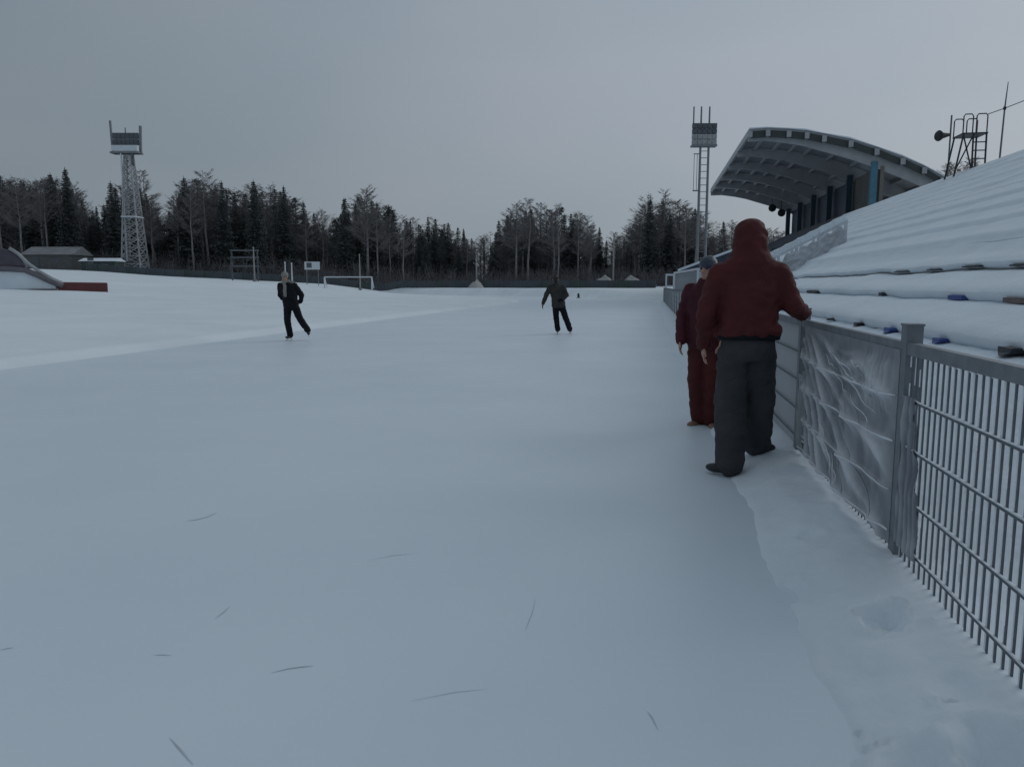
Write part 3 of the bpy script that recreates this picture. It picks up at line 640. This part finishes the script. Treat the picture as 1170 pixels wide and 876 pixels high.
# perimeter fence round the far bend
pf = tag(empty('perimeter_fence', (-20, 112, 1)), 'low dark fence along the foot of the far treeline', 'fence')
pts = []
for px in range(100, 752, 11):
    D = float(np.interp(px, [100, 300, 560, 752], [122, 116, 114, 106])); pts.append(ground_at(px, 320, D))
PFM = mat('fence_board', (.075, .085, .095), .8, .2, .8); PFM2 = mat('fence_board_green', (.06, .08, .078), .8, .2, .8)
for i, q in enumerate(pts):
    q2 = q - Vector((-20, 112, 1)); MB().bar(q2 - Vector((0, 0, .4)), q2 + Vector((0, 0, 1.15)), .10).build('post', LAMPD, pf)
    if i < len(pts) - 1:
        r2 = pts[i + 1] - Vector((-20, 112, 1)); b = MB(); e = Vector((0, .03, 0))
        b.add([q2 + e + Vector((0, 0, -.3)), r2 + e + Vector((0, 0, -.3)), r2 + e + Vector((0, 0, 1.05)), q2 + e + Vector((0, 0, 1.05)), q2 + 2 * e + Vector((0, 0, -.3)), r2 + 2 * e + Vector((0, 0, -.3)), r2 + 2 * e + Vector((0, 0, 1.05)), q2 + 2 * e + Vector((0, 0, 1.05))],
              [(0,1,2,3),(7,6,5,4),(0,4,5,1),(1,5,6,2),(2,6,7,3),(3,7,4,0)]).build('fence_panel', random.choice((PFM, PFM, PFM2)), pf)

# ------------------------------------------------------------------ trees
def tri_mesh(name, V, m):
    V = np.asarray(V, dtype=np.float32).reshape(-1, 3); n = len(V) // 3
    me = bpy.data.meshes.new(name); me.vertices.add(len(V)); me.vertices.foreach_set('co', V.ravel())
    me.loops.add(len(V)); me.loops.foreach_set('vertex_index', np.arange(len(V), dtype=np.int32))
    me.polygons.add(n); me.polygons.foreach_set('loop_start', np.arange(0, len(V), 3, dtype=np.int32))
    me.update(calc_edges=True); me.materials.append(m); return me
def spruce_tris(r, H=20., W=3.0, dens=1.):
    T = []
    z = H * r.uniform(.06, .12)
    while z < H * .985:
        f = z / H; rad = W * (1 - f) ** .85 * r.uniform(.75, 1.15) + .15
        nb = max(4, int((9 - 4 * f) * dens)); a0 = r.uniform(0, 6.28)
        for b in range(nb):
            a = a0 + 6.283 * b / nb + r.uniform(-.25, .25); L_ = rad * r.uniform(.65, 1.15); dr = L_ * r.uniform(.18, .45) - L_ * .35 * f
            ca, sa = math.cos(a), math.sin(a); c0 = np.array([0, 0, z]); tip = np.array([ca * L_, sa * L_, z - dr]); side = np.array([-sa, ca, 0])
            for k in range(4):
                s = (k + .6) / 4.2; c = c0 + (tip - c0) * s; wd = L_ * .30 * (1.15 - s) + .12
                for sg in (-1, 1):
                    e = c + side * sg * wd * r.uniform(.7, 1.3) + (tip - c0) * .16 + np.array([0, 0, -r.uniform(.15, .5)])
                    T += [c + np.array([0, 0, .14]), c + (tip - c0) * .26, e]
            T += [c0 + (tip - c0) * .7 + side * .1, tip + (tip - c0) * .08, c0 + (tip - c0) * .7 - side * .1]
        z += H / 46 * r.uniform(.8, 1.2)
    T += [np.array([-.12, 0, H * .95]), np.array([.12, 0, H * .95]), np.array([0, 0, H * 1.01]), np.array([0, -.12, H * .95]), np.array([0, .12, H * .95]), np.array([0, 0, H * 1.01])]
    return T
def twig(T, p, q, w0, w1, r):
    d = q - p; n = np.cross(d, np.array([r.uniform(-1, 1), r.uniform(-1, 1), r.uniform(-.3, .3)])); n = n / (np.linalg.norm(n) + 1e-6)
    T += [p - n * w0 / 2, p + n * w0 / 2, q + n * w1 / 2, p - n * w0 / 2, q + n * w1 / 2, q - n * w1 / 2]
def bare_tris(r, H=20., W=2.6, start=.38, dens=1.):
    T = []; NBR = int(58 * dens)
    for b in range(NBR):
        f = start + (1 - start) * (b + r.uniform(0, 1)) / NBR; z = f * H * .95; a = r.uniform(0, 6.283)
        Lb = W * (1.08 - ((f - start) / (1 - start)) ** 1.4 * .72) * r.uniform(.6, 1.2); up = r.uniform(.45, 1.15)
        p = np.array([0, 0, z]); q = p + np.array([math.cos(a) * Lb, math.sin(a) * Lb, Lb * up]); twig(T, p, q, .075, .03, r)
        for k in range(8):
            s = r.uniform(.25, 1); c = p + (q - p) * s; aa = a + r.uniform(-1.2, 1.2); l2 = Lb * r.uniform(.25, .5)
            e = c + np.array([math.cos(aa) * l2, math.sin(aa) * l2, l2 * r.uniform(.2, 1.2)]); twig(T, c, e, .035, .02, r)
            for j in range(8):
                s2 = r.uniform(.2, 1); c2 = c + (e - c) * s2; l3 = l2 * r.uniform(.35, .8); a3 = aa + r.uniform(-1.5, 1.5)
                twig(T, c2, c2 + np.array([math.cos(a3) * l3, math.sin(a3) * l3, l3 * r.uniform(-.5, .9)]), .026, .016, r)
    return T
def pine_tris(r, H=20., W=2.4, start=.45):
    T = []
    for c_ in range(34):
        f = start + (1 - start) * c_ / 34; a = r.uniform(0, 6.28); rr = W * r.uniform(.2, 1.) * (1.05 - ((f - start) / (1 - start)) ** 2 * .85)
        c = np.array([math.cos(a) * rr, math.sin(a) * rr, f * H + r.uniform(-.3, .3)]); rad = r.uniform(.5, 1.0)
        for k in range(46):
            v = np.array([r.gauss(0, 1), r.gauss(0, 1), r.gauss(0, .6)]); v = v / (np.linalg.norm(v) + 1e-6) * rad * r.uniform(.35, 1.1); q = c + v
            d1 = np.array([r.uniform(-1, 1) for _ in range(3)]) * .3; d2 = np.array([r.uniform(-1, 1) for _ in range(3)]) * .3
            T += [q, q + d1, q + d2]
    return T
def trunk_mesh(r, H, r0, m, nm='trunk', lean=.3, top=.96):
    pts = []; x = y = 0
    for i in range(8): pts.append((x, y, H * top * i / 7 - (.4 if i == 0 else 0))); x += r.uniform(-lean, lean); y += r.uniform(-lean, lean)
    return MB().tube(pts, [r0 * (1 - .86 * i / 7) for i in range(8)], 7).mesh(nm, m, True)
PR = random.Random(3); KINDS = {'spruce': [], 'birch': [], 'pine': [], 'alder': []}
for i in range(5): KINDS['spruce'].append((tri_mesh('crown', spruce_tris(PR, 20, PR.uniform(2.2, 3.3)), SPRUCE), trunk_mesh(PR, 20, .24, BARKD, lean=.03)))
for i in range(5): KINDS['birch'].append((tri_mesh('crown', bare_tris(PR, 20, PR.uniform(2.0, 3.0), PR.uniform(.32, .5)), TWIG), trunk_mesh(PR, 20, .26, BARKB, lean=.18)))
for i in range(3): KINDS['pine'].append((tri_mesh('crown', pine_tris(PR), PINE), trunk_mesh(PR, 20, .26, BARKD, lean=.1)))
for i in range(3): KINDS['alder'].append((tri_mesh('crown', bare_tris(PR, 20, PR.uniform(2.4, 3.2), .2, 1.25), TWIGD), trunk_mesh(PR, 20, .22, BARKD, lean=.15)))
TOPS = [(-60, 190), (0, 187), (20, 192), (45, 199), (66, 198), (83, 192), (98, 212), (116, 236), (130, 216), (150, 205), (168, 198), (186, 234), (200, 228), (214, 203), (240, 197), (258, 208), (275, 216), (292, 206), (305, 207), (330, 206), (350, 226), (372, 234), (386, 238), (396, 216), (420, 212), (445, 232), (480, 240), (500, 240), (520, 248), (545, 268), (560, 255), (585, 231), (605, 228), (630, 226), (650, 229), (668, 236), (688, 262), (705, 256), (720, 250), (736, 221), (755, 216), (778, 226), (800, 238), (830, 248), (850, 246), (880, 250), (910, 252), (960, 250), (1080, 200), (1200, 190)]
def top_at(px): return float(np.interp(px, [a for a, _ in TOPS], [b for _, b in TOPS]))
def stretch(px):
    for lim, s in ((120, 'left of the lattice floodlight mast'), (265, 'just right of the lattice floodlight mast'), (365, 'above the black clad skater'), (445, 'behind the football goal'), (565, 'in the low middle stretch of the wood'), (690, 'above the far olive clad skater'), (775, 'left of the twin pole floodlight mast')):
        if px < lim: return s
    return 'behind the grandstand roof' if px < 1000 else 'behind the platform on the stand'
LOOK = {'spruce': ('spruce_tree', 'dark conical spruce'), 'birch': ('birch_tree', 'bare pale trunked birch'), 'pine': ('pine_tree', 'dark round topped pine'), 'alder': ('bare_tree', 'dull brown bare tree')}
TR = random.Random(11)
TREES = {}
def tree(kind, px, pyt, D, label=None, var=None, wide=1.):
    p = at_depth(px, 318, D); p.z = gz(p.x, p.y) - .1
    H = at_depth(px, pyt, D).z - p.z
    cm, tm = KINDS[kind][TR.randrange(len(KINDS[kind])) if var is None else var]
    nm, look = LOOK[kind]; t = empty(nm, p, TR.uniform(0, 6.28)); s = H / 20.; w_ = s * wide * TR.uniform(.9, 1.1); t.scale = (w_, w_, s)
    obj('crown', cm, t); obj('trunk', tm, t)
    if label: tag(t, label, 'tree')
    else: TREES.setdefault((look, stretch(px)), []).append((px, t))
    return t
# trees that stand out
for kind, px, py, D, lb in [
    ('spruce', 83, 191, 141, 'tallest pointed spruce left of the lattice floodlight mast'), ('spruce', 66, 197, 143, 'broad dark spruce left of the tallest pointed spruce'),
    ('spruce', 133, 206, 143, 'slim spruce close against the left of the lattice mast'), ('spruce', 216, 201, 142, 'tall spruce standing clear right of the lattice mast'),
    ('birch', 240, 194, 144, 'tall hazy birch between two spruces right of the lattice mast'), ('spruce', 258, 206, 141, 'slim pointed spruce right of the tall hazy birch'),
    ('spruce', 294, 205, 141, 'tall dark spruce above the pale post by the rack'), ('birch', 421, 211, 140, 'tall birch with a long pale trunk behind the football goal'),
    ('spruce', 395, 226, 143, 'pointed spruce above the left post of the football goal'), ('birch', 590, 229, 140, 'pale birch left above the far skater'),
    ('birch', 602, 226, 141, 'forked looking birch above the far skater'), ('birch', 756, 214, 150, 'wide hazy birch left of the twin pole mast'), ('birch', 738, 221, 150, 'hazy birch beyond the end of the ice'),
    ('birch', 168, 194, 150, 'hazy birch top right behind the lattice mast')]: tree(kind, px, py, D, lb, wide=1.3 if kind == 'spruce' else 1.15)
for px, dx in ((5, 0), (28, 0), (52, 0), (58, 0), (92, 0), (176, 0), (206, 0), (222, 0), (234, 0), (432, 0), (446, 0), (461, 0), (637, 0), (660, 0), (675, 0), (782, 0), (793, 0)):
    tree('birch', px, top_at(px) + TR.uniform(2, 16), TR.uniform(137, 146))
px = -30
while px < 880:
    u = TR.random()
    hill = top_at(px)
    sparse = px > 725
    kind = ('birch' if u < .35 else 'alder' if u < .8 else 'spruce') if sparse else ('spruce' if u < .46 else 'alder' if u < .70 else 'birch' if u < .84 else 'pine')
    if 555 < px < 690: kind = 'alder' if u < .4 else 'birch' if u < .62 else 'spruce' if u < .85 else 'pine'
    tree(kind, px + TR.uniform(-3, 3), hill + TR.choice((0, 4, 8, 14, 24)) + TR.uniform(0, 7), TR.uniform(146, 168), wide=TR.uniform(1.1, 1.5))
    px += TR.uniform(4.2, 6.4)
for i in range(4):                          # bare crowns behind the stand top
    px = 1074 + i * 9; tree('birch', px, 176 + TR.uniform(0, 14), 150)
ORD = 'first second third fourth fifth sixth seventh eighth ninth tenth eleventh twelfth thirteenth fourteenth fifteenth sixteenth seventeenth eighteenth nineteenth twentieth'.split()
for (look, st_), lst in TREES.items():
    lst.sort(key=lambda q: q[0])
    for i, (_, t) in enumerate(lst): tag(t, (ORD[i] if i < 20 else 'last') + ' ' + look + ' from the left ' + st_, 'tree', look + ' trees ' + st_)
# deep wood behind as one mass
Vs = {'S': [], 'A': []}; low = {'S': [np.array(spruce_tris(PR, 20, 2.9, .62)) for _ in range(3)], 'A': [np.array(bare_tris(PR, 20, 2.8, .15, .7)) for _ in range(3)]}
trunks = MB()
for i in range(460):
    px = TR.uniform(-60, 900); D = TR.uniform(166, 215); p = at_depth(px, 318, D); p.z = gz(p.x, p.y) - .3
    H = at_depth(px, top_at(px) + TR.uniform(8, 46), D).z - p.z
    if H < 6: continue
    k = 'A' if (TR.random() < .35 or px > 725) else 'S'; src = low[k][TR.randrange(3)]; s = H / 20.; a = TR.uniform(0, 6.28); c, s_ = math.cos(a), math.sin(a)
    q = src.copy(); x = q[:, 0] * c - q[:, 1] * s_; y = q[:, 0] * s_ + q[:, 1] * c
    Vs[k].append(np.stack([x * s * 1.6 + p.x, y * s * 1.6 + p.y, q[:, 2] * s + p.z], 1))
    trunks.tube([tuple(p), (p.x, p.y, p.z + H * .9)], [.22, .05], 5, False)
wd_ = tag(empty('deep_wood', (-20, 190, 1)), 'dense dark wood filling in behind the front trees', 'wood', kind='stuff')
for k, m_, nm in (('S', SPRUCE, 'evergreen_mass'), ('A', TWIGD, 'bare_mass')):
    A_ = np.concatenate(Vs[k]) - np.array([-20, 190, 1]); tag(obj(nm, tri_mesh(nm, A_, m_), wd_), kind='stuff')
trunks.v = [(x + 20, y - 190, z - 1) for x, y, z in trunks.v]; tag(trunks.build('trunk_mass', BARKD, wd_), kind='stuff')
# undergrowth at the wood edge
U_ = []
for i in range(5200):
    px = TR.uniform(-40, 800); D = TR.uniform(134, 160); p = at_depth(px, 318, D); z = gz(p.x, p.y); h = TR.uniform(.6, 4.5) * TR.uniform(.5, 1)
    q = np.array([p.x, p.y, z]); twig(U_, q, q + np.array([TR.uniform(-.7, .7), TR.uniform(-.7, .7), h]), .10, .05, TR)
    for k in range(4): twig(U_, q + np.array([0, 0, h * TR.uniform(.2, .8)]), q + np.array([TR.uniform(-1.2, 1.2), TR.uniform(-1.2, 1.2), h * TR.uniform(.6, 1.2)]), .06, .03, TR)
tag(obj('undergrowth', tri_mesh('undergrowth', U_, TWIGD)), 'dark bare undergrowth along the foot of the wood', 'undergrowth', kind='stuff')

# ------------------------------------------------------------------ people
def remesh(mb, name, m, voxel, parent, smooth_it=4, disp=0., dscale=8., seed=0, clip=None):
    me = mb.mesh(name, m); tmp = bpy.data.objects.new('tmp', me); sc2 = bpy.data.scenes.new('work'); sc2.collection.objects.link(tmp)
    md = tmp.modifiers.new('r', 'REMESH'); md.mode = 'VOXEL'; md.voxel_size = voxel
    ms = tmp.modifiers.new('s', 'SMOOTH'); ms.iterations = smooth_it; ms.factor = .5
    vl = sc2.view_layers[0]; vl.update(); me2 = bpy.data.meshes.new_from_object(tmp.evaluated_get(vl.depsgraph)); me2.name = name
    bpy.data.objects.remove(tmp); bpy.data.scenes.remove(sc2)
    if disp:
        k = len(me2.vertices); co = np.empty(k * 3, np.float32); no = np.empty(k * 3, np.float32)
        me2.vertices.foreach_get('co', co); me2.vertex_normals.foreach_get('vector', no); co = co.reshape(-1, 3); no = no.reshape(-1, 3); d_ = np.empty(k, np.float32)
        for q in range(k):
            x, y, z = map(float, co[q])
            d_[q] = abs(mnoise.noise(Vector((x * dscale + seed, y * dscale, z * dscale * 1.6)))) + .4 * mnoise.noise(Vector((x * dscale * 2.3, y * dscale * 2.3 + seed, z * dscale * 3.))) - .2
        me2.vertices.foreach_set('co', (co + no * (d_ * disp)[:, None]).ravel()); me2.update()
    me2.polygons.foreach_set('use_smooth', [True] * len(me2.polygons))
    if not me2.materials: me2.materials.append(m)
    return obj(name, me2, parent)
def seg(mb, a, b_, ra, rb, n=12):
    a, b_ = Vector(a), Vector(b_); mb.tube([a, a.lerp(b_, .33), a.lerp(b_, .66), b_], [ra, ra * .67 + rb * .33, ra * .33 + rb * .67, rb], n); mb.ell(a, (ra,) * 3, n, 8); mb.ell(b_, (rb,) * 3, n, 8)
def slab(mb, rings, n=18):            # stacked ellipses (centre, rx, ry)
    base = len(mb.v)
    for c, rx, ry in rings:
        for j in range(n):
            t = 2 * math.pi * j / n; mb.v.append((c[0] + rx * math.cos(t), c[1] + ry * math.sin(t), c[2]))
    for i in range(len(rings) - 1):
        for j in range(n): mb.f.append((base+i*n+j, base+i*n+(j+1) % n, base+(i+1)*n+(j+1) % n, base+(i+1)*n+j))
    mb.f.append(tuple(base + j for j in reversed(range(n)))); mb.f.append(tuple(base + (len(rings)-1)*n + j for j in range(n)))
def hand(mb, w_, d, up):               # wrist, pointing direction, back-of-hand direction
    w_, d, up = Vector(w_), Vector(d).normalized(), Vector(up).normalized(); s = d.cross(up).normalized(); up = s.cross(d)
    rot = Matrix((s, d, up)).transposed(); mb.ell(w_ + d * .05, (.042, .055, .018), 12, 8, rot)
    for i, (o, l) in enumerate(((-.031, .062), (-.0105, .075), (.0105, .070), (.031, .055))):
        k = w_ + d * .092 + s * o; m1 = k + d * l * .55 - up * .012; m2 = k + d * l * .85 - up * l * .45; seg(mb, k, m1, .0098, .009, 8); seg(mb, m1, m2, .009, .0075, 8)
    th = w_ + d * .03 - s * .036; seg(mb, th, th + d * .03 - s * .022 - up * .008, .012, .0105, 8); seg(mb, th + d * .03 - s * .022 - up * .008, th + d * .058 - s * .020 - up * .018, .0105, .009, 8)
def person(J, loc, rz, label, voxel=.011, jacket=JRED, trous=TGREY, shoe=SHOE, hat=None, hood=False, scarf=False, skates=False, bulk=1., hips=1., seed=1, bare_hands=(True, True), glove=None, hem=.10, hairm=None, legs=1.):
    root = tag(empty('person', loc, rz), label, 'person')
    V = {k: Vector(v) for k, v in J.items()}; pel, che, nek, hd = V['pel'], V['che'], V['nek'], V['head']
    body = MB()
    slab(body, [(pel + Vector((0, 0, -.08)), .14, .10), (pel, .155, .11), (pel.lerp(che, .4), .135, .095), (che, .16, .105), (che.lerp(nek, .7), .13, .08), (nek, .06, .06)])
    seg(body, nek - Vector((0, 0, .02)), hd - Vector((0, 0, .04)), .055, .052)
    fd = Vector(J.get('look', (0, 1, 0))).normalized(); sd = fd.cross(Vector((0, 0, 1))).normalized(); upv = sd.cross(fd); rot = Matrix((sd, fd, upv)).transposed()
    hp = lambda x, y, z: hd + rot @ Vector((x, y, z))
    body.ell(hp(0, -.01, .03), (.074, .094, .095), 18, 12, rot); body.ell(hp(0, .025, -.055), (.055, .062, .065), 14, 9, rot)
    seg(body, hp(0, .085, .015), hp(0, .108, -.022), .010, .016, 8); body.ell(hp(0, .085, -.066), (.026, .012, .009), 8, 6, rot)
    for s in (-1, 1): body.ell(hp(s * .077, -.005, -.002), (.012, .024, .032), 8, 6, rot)
    for s, k in ((-1, 'l'), (1, 'r')):
        seg(body, V['sh' + k], V['el' + k], .050, .040); seg(body, V['el' + k], V['wr' + k], .039, .028)
        hand(body, V['wr' + k], V['hd' + k], V.get('hu' + k, Vector((s, 0, .2))))
        seg(body, V['hip' + k], V['kn' + k], .080, .055); seg(body, V['kn' + k], V['an' + k], .054, .038); seg(body, V['an' + k], V['an' + k] + Vector(J['toe' + k]).normalized() * .06 - Vector((0, 0, .04)), .026, .018)
    bo = remesh(body, 'body', SKIN, min(voxel, .009), root, 2)
    for s in (-1, 1): MB().ell(hp(s * .033, .077, .012), (.013, .008, .008), 8, 6, rot).build('eye', BLACK, bo, True)
    # jacket
    B = bulk; jk = MB(); hemc = pel + Vector((0, 0, -hem))
    slab(jk, [(hemc, .195 * B * hips, .150 * B), (hemc + Vector((0, 0, .04)), .205 * B * hips, .160 * B), (pel.lerp(che, .35), .195 * B, .160 * B), (che, .215 * B, .165 * B), (che.lerp(nek, .45), .215 * B, .140 * B), (che.lerp(nek, .75), .175 * B, .12 * B), (nek + Vector((0, 0, -.01)), .12, .10), (nek + Vector((0, 0, .03)), .085, .085)], 24)
    for k in 'lr':
        e = V['el' + k]; jk.ell(V['sh' + k] - Vector((0, 0, .02)), (.088 * B, .085 * B, .085 * B)); seg(jk, V['sh' + k] - Vector((0, 0, .01)), e, .085 * B, .072 * B, 14); seg(jk, e, V['wr' + k], .072 * B, .048 * B + .006, 14)
    if hood:
        jk.ell(hp(0, -.03, .035), (.122, .13, .125), 18, 12, rot); jk.ell(hp(0, -.04, -.04), (.134, .125, .12), 16, 10, rot); slab(jk, [(nek + Vector((0, -.02, -.08)), .235, .135), (nek + Vector((0, -.02, -.02)), .205, .13), (nek + Vector((0, -.01, .03)), .155, .125), (nek + Vector((0, 0, .10)), .13, .12)])
    else:
        jk.tube([nek + Vector((0, 0, -.03)), nek + Vector((0, .005, .045))], [.098, .080], 16)
    jo = remesh(jk, 'jacket', jacket, voxel * 1.15, root, 7, .022 * B, 7, seed)
    band = MB(); slab(band, [(hemc + Vector((0, 0, -.022)), .19 * B * hips, .147 * B), (hemc + Vector((0, 0, .03)), .196 * B * hips, .152 * B)], 24); remesh(band, 'hem_band', KBLK if hood else jacket, voxel, jo, 2, .006, 12, seed)
    # trousers
    tr = MB(); slab(tr, [(pel + Vector((0, 0, -.16)), .155 * hips, .125), (pel + Vector((0, 0, -.05)), .175 * hips, .14), (pel + Vector((0, 0, .06)), .165 * hips, .13)], 20)
    for k in 'lr':
        h, kn, an = V['hip' + k], V['kn' + k], V['an' + k]; seg(tr, h - Vector((0, 0, .03)), kn, .108 * hips, .088 * hips * legs, 14); seg(tr, kn, an - (an - kn).normalized() * .04 * (legs - .9), .088 * hips * legs, .080 * hips * legs, 14)
    remesh(tr, 'trousers', trous, voxel * 1.1, root, 5, .015, 6.5, seed + 3)
    for k in 'lr':
        an = V['an' + k]; td = Vector(J['toe' + k]).normalized(); sx = td.cross(Vector((0, 0, 1))).normalized(); rt = Matrix((sx, td, sx.cross(td))).transposed()
        b = MB(); b.ell(an + td * .11 + Vector((0, 0, -.045)) , (.046, .085, .036), 12, 8, rt); b.ell(an + td * -.01 + Vector((0, 0, -.035)), (.043, .065, .045), 12, 8, rt); b.ell(an + td * .05 + Vector((0, 0, -.045)), (.043, .10, .036), 12, 8, rt); seg(b, an + (V['kn' + k] - an).normalized() * .10, an, .056, .052)
        so = remesh(b, 'skate_boot' if skates else 'shoe', shoe, .009, root, 2)
        if skates:
            f = MB(); c = an + Vector((0, 0, -.082))
            f.bar(c - td * .10 + Vector((0, 0, -.035)), c + td * .20 + Vector((0, 0, -.035)), .006, .03); f.bar(c - td * .04 + Vector((0, 0, .0)), c - td * .04 + Vector((0, 0, -.03)), .02); f.bar(c + td * .11, c + td * .11 + Vector((0, 0, -.03)), .02); f.build('blade', BLADE, so)
    if hat:
        b = MB(); b.ell(hp(0, -.012, .05), (.086, .105, .088), 16, 10, rot); b.tube([hp(0, -.012, .035), hp(0, -.012, .058)], [.094, .094], 18)
        if hat is KNIT: b.ell(hp(0, -.015, .14), (.022, .022, .018), 8, 6)
        remesh(b, 'hat', hat, .009, root, 2, .006, 20, seed)
    if hairm:
        b = MB(); b.ell(hp(0, -.03, .04), (.082, .092, .095), 16, 10, rot); b.ell(hp(0, -.055, -.03), (.07, .055, .07), 14, 9, rot); remesh(b, 'hair', hairm, .009, root, 2, .008, 25, seed)
    if scarf:
        b = MB(); b.tube([nek + Vector((.085 * math.cos(a), .02 + .085 * math.sin(a), .03 + .01 * math.sin(3 * a))) for a in np.linspace(0, 6.3, 18)], .038, 10)
        yb = .165 * B; b.tube([nek + Vector((.03, .09, .02)), Vector((.05, yb + che.y - .0, che.z + .10)), Vector((.06, yb + che.y + .005, che.z - .03)), Vector((.06, yb + pel.lerp(che, .5).y, che.z - .17))], [.036, .042, .045, .04], 10)
        remesh(b, 'scarf', KNIT, .010, root, 2, .008, 22, seed)
    if glove:
        for k in 'lr':
            b = MB(); hand(b, V['wr' + k], V['hd' + k], V.get('hu' + k, Vector((1, 0, .2))))
            b.v = [tuple(V['wr' + k] + (Vector(v) - V['wr' + k]) * 1.12) for v in b.v]; seg(b, V['wr' + k] - Vector(J['hd' + k]).normalized() * .03, V['wr' + k] + Vector(J['hd' + k]).normalized() * .03, .036, .036); remesh(b, 'glove', glove, .008, root, 1)
    return root

# man in the hooded red jacket, back to us, right forearm on the fence
mloc = Vector((.71, 5.98, 0)); zL, zR = bank_z(.64, 5.86), bank_z(.86, 6.25)
J = dict(pel=(.03, 0, 1.02), che=(.03, .02, 1.37), nek=(.03, .05, 1.60), head=(.03, .09, 1.755), look=(.15, 1, -.14),
  shl=(-.185, .02, 1.515), ell=(-.275, -.01, 1.23), wrl=(-.285, .07, .975), hdl=(-.02, .12, -1), hul=(-1, 0, 0),
  shr=(.235, .03, 1.515), elr=(.335, -.02, 1.275), wrr=(.435, .11, 1.215), hdr=(.15, 1, -.08), hur=(0, .05, 1),
  hipl=(-.065, 0, .95), knl=(-.085, .0, .54), anl=(-.08, -.12, zL + .085), toel=(-.95, .45, 0),
  hipr=(.125, .02, .95), knr=(.145, .13, .56), anr=(.155, .25, zR + .085), toer=(.85, .6, 0))
person(J, mloc, 0., 'person in a hooded dark red jacket and grey trousers leaning on the fence', .011, JRED, TGREY, SHOE, hood=True, bulk=1.08, hips=1.12, seed=2, hem=-.02, legs=1.22)
# person in maroon beyond, turned towards him
ploc = Vector((.60, 8.0, bank_z(.60, 8.0)))
J = dict(pel=(0, 0, .95), che=(0, .02, 1.28), nek=(.0, .05, 1.48), head=(0, .075, 1.61), look=(.2, 1, -.1),
  shl=(-.18, .03, 1.41), ell=(-.26, .02, 1.13), wrl=(-.20, .16, .93), hdl=(.1, .5, -.8), hul=(-1, 0, .2),
  shr=(.18, .03, 1.41), elr=(.27, .0, 1.13), wrr=(.24, .12, .90), hdr=(-.05, .4, -.9), hur=(1, 0, .2),
  hipl=(-.09, 0, .88), knl=(-.085, .05, .49), anl=(-.07, -.02, .085), toel=(-.3, 1, 0),
  hipr=(.09, 0, .88), knr=(.085, .03, .49), anr=(.075, -.05, .085), toer=(.35, 1, 0))
person(J, ploc, R(158), 'person in a maroon jacket and trousers half hidden beyond the hooded one', .012, JPUR, TRED, SHOET, hat=NAVY, seed=9, hem=.12, hips=1.05, legs=1.1)
# skater in black, facing us, one leg pushing out
s1 = on_z(334, 389, 0)
J = dict(pel=(0, .0, .98), che=(.04, .05, 1.30), nek=(.07, .09, 1.49), head=(.085, .13, 1.63), look=(.15, 1, -.15),
  shl=(-.13, .04, 1.42), ell=(-.255, -.10, 1.17), wrl=(-.20, -.16, 1.00), hdl=(.8, -.2, -.4), hul=(0, -1, 0),
  shr=(.25, .05, 1.42), elr=(.31, -.08, 1.16), wrr=(.22, -.16, 1.00), hdr=(-.8, -.2, -.4), hur=(0, -1, 0),
  hipl=(-.10, 0, .92), knl=(-.24, .02, .56), anl=(-.37, -.16, .26), toel=(-.45, .85, -.25),
  hipr=(.09, 0, .92), knr=(.09, .06, .52), anr=(.06, -.02, .135), toer=(.25, 1, 0))
person(J, (s1.x, s1.y, .0), R(180) + R(2), 'skater in black with pale knitted hat and scarf gliding on the left', .014, KBLK, KBLK, SHOE, hat=KNIT, scarf=True, skates=True, seed=4, hem=.14)
# skater in olive, seen from behind
s2 = on_z(638, 381.5, 0)
J = dict(pel=(.0, 0, .92), che=(-.05, .08, 1.26), nek=(-.08, .15, 1.45), head=(-.09, .21, 1.58), look=(-.05, 1, -.2),
  shl=(-.25, .08, 1.38), ell=(-.37, .06, 1.12), wrl=(-.45, .12, .90), hdl=(-.25, .3, -1), hul=(-1, 0, .2),
  shr=(.12, .08, 1.38), elr=(.23, .02, 1.14), wrr=(.13, -.12, 1.02), hdr=(-.8, -.2, -.3), hur=(0, -1, 0),
  hipl=(-.085, 0, .87), knl=(-.07, .12, .50), anl=(-.02, -.02, .135), toel=(-.1, 1, 0),
  hipr=(.085, 0, .87), knr=(.20, .05, .50), anr=(.33, -.10, .15), toer=(.25, 1, -.1))
person(J, (s2.x, s2.y, 0), R(8), 'skater in an olive jacket and black trousers skating away', .014, OLIVE, KBLK, SHOE, hairm=HAIRK, skates=True, glove=KBLK, seed=6, hem=.13)
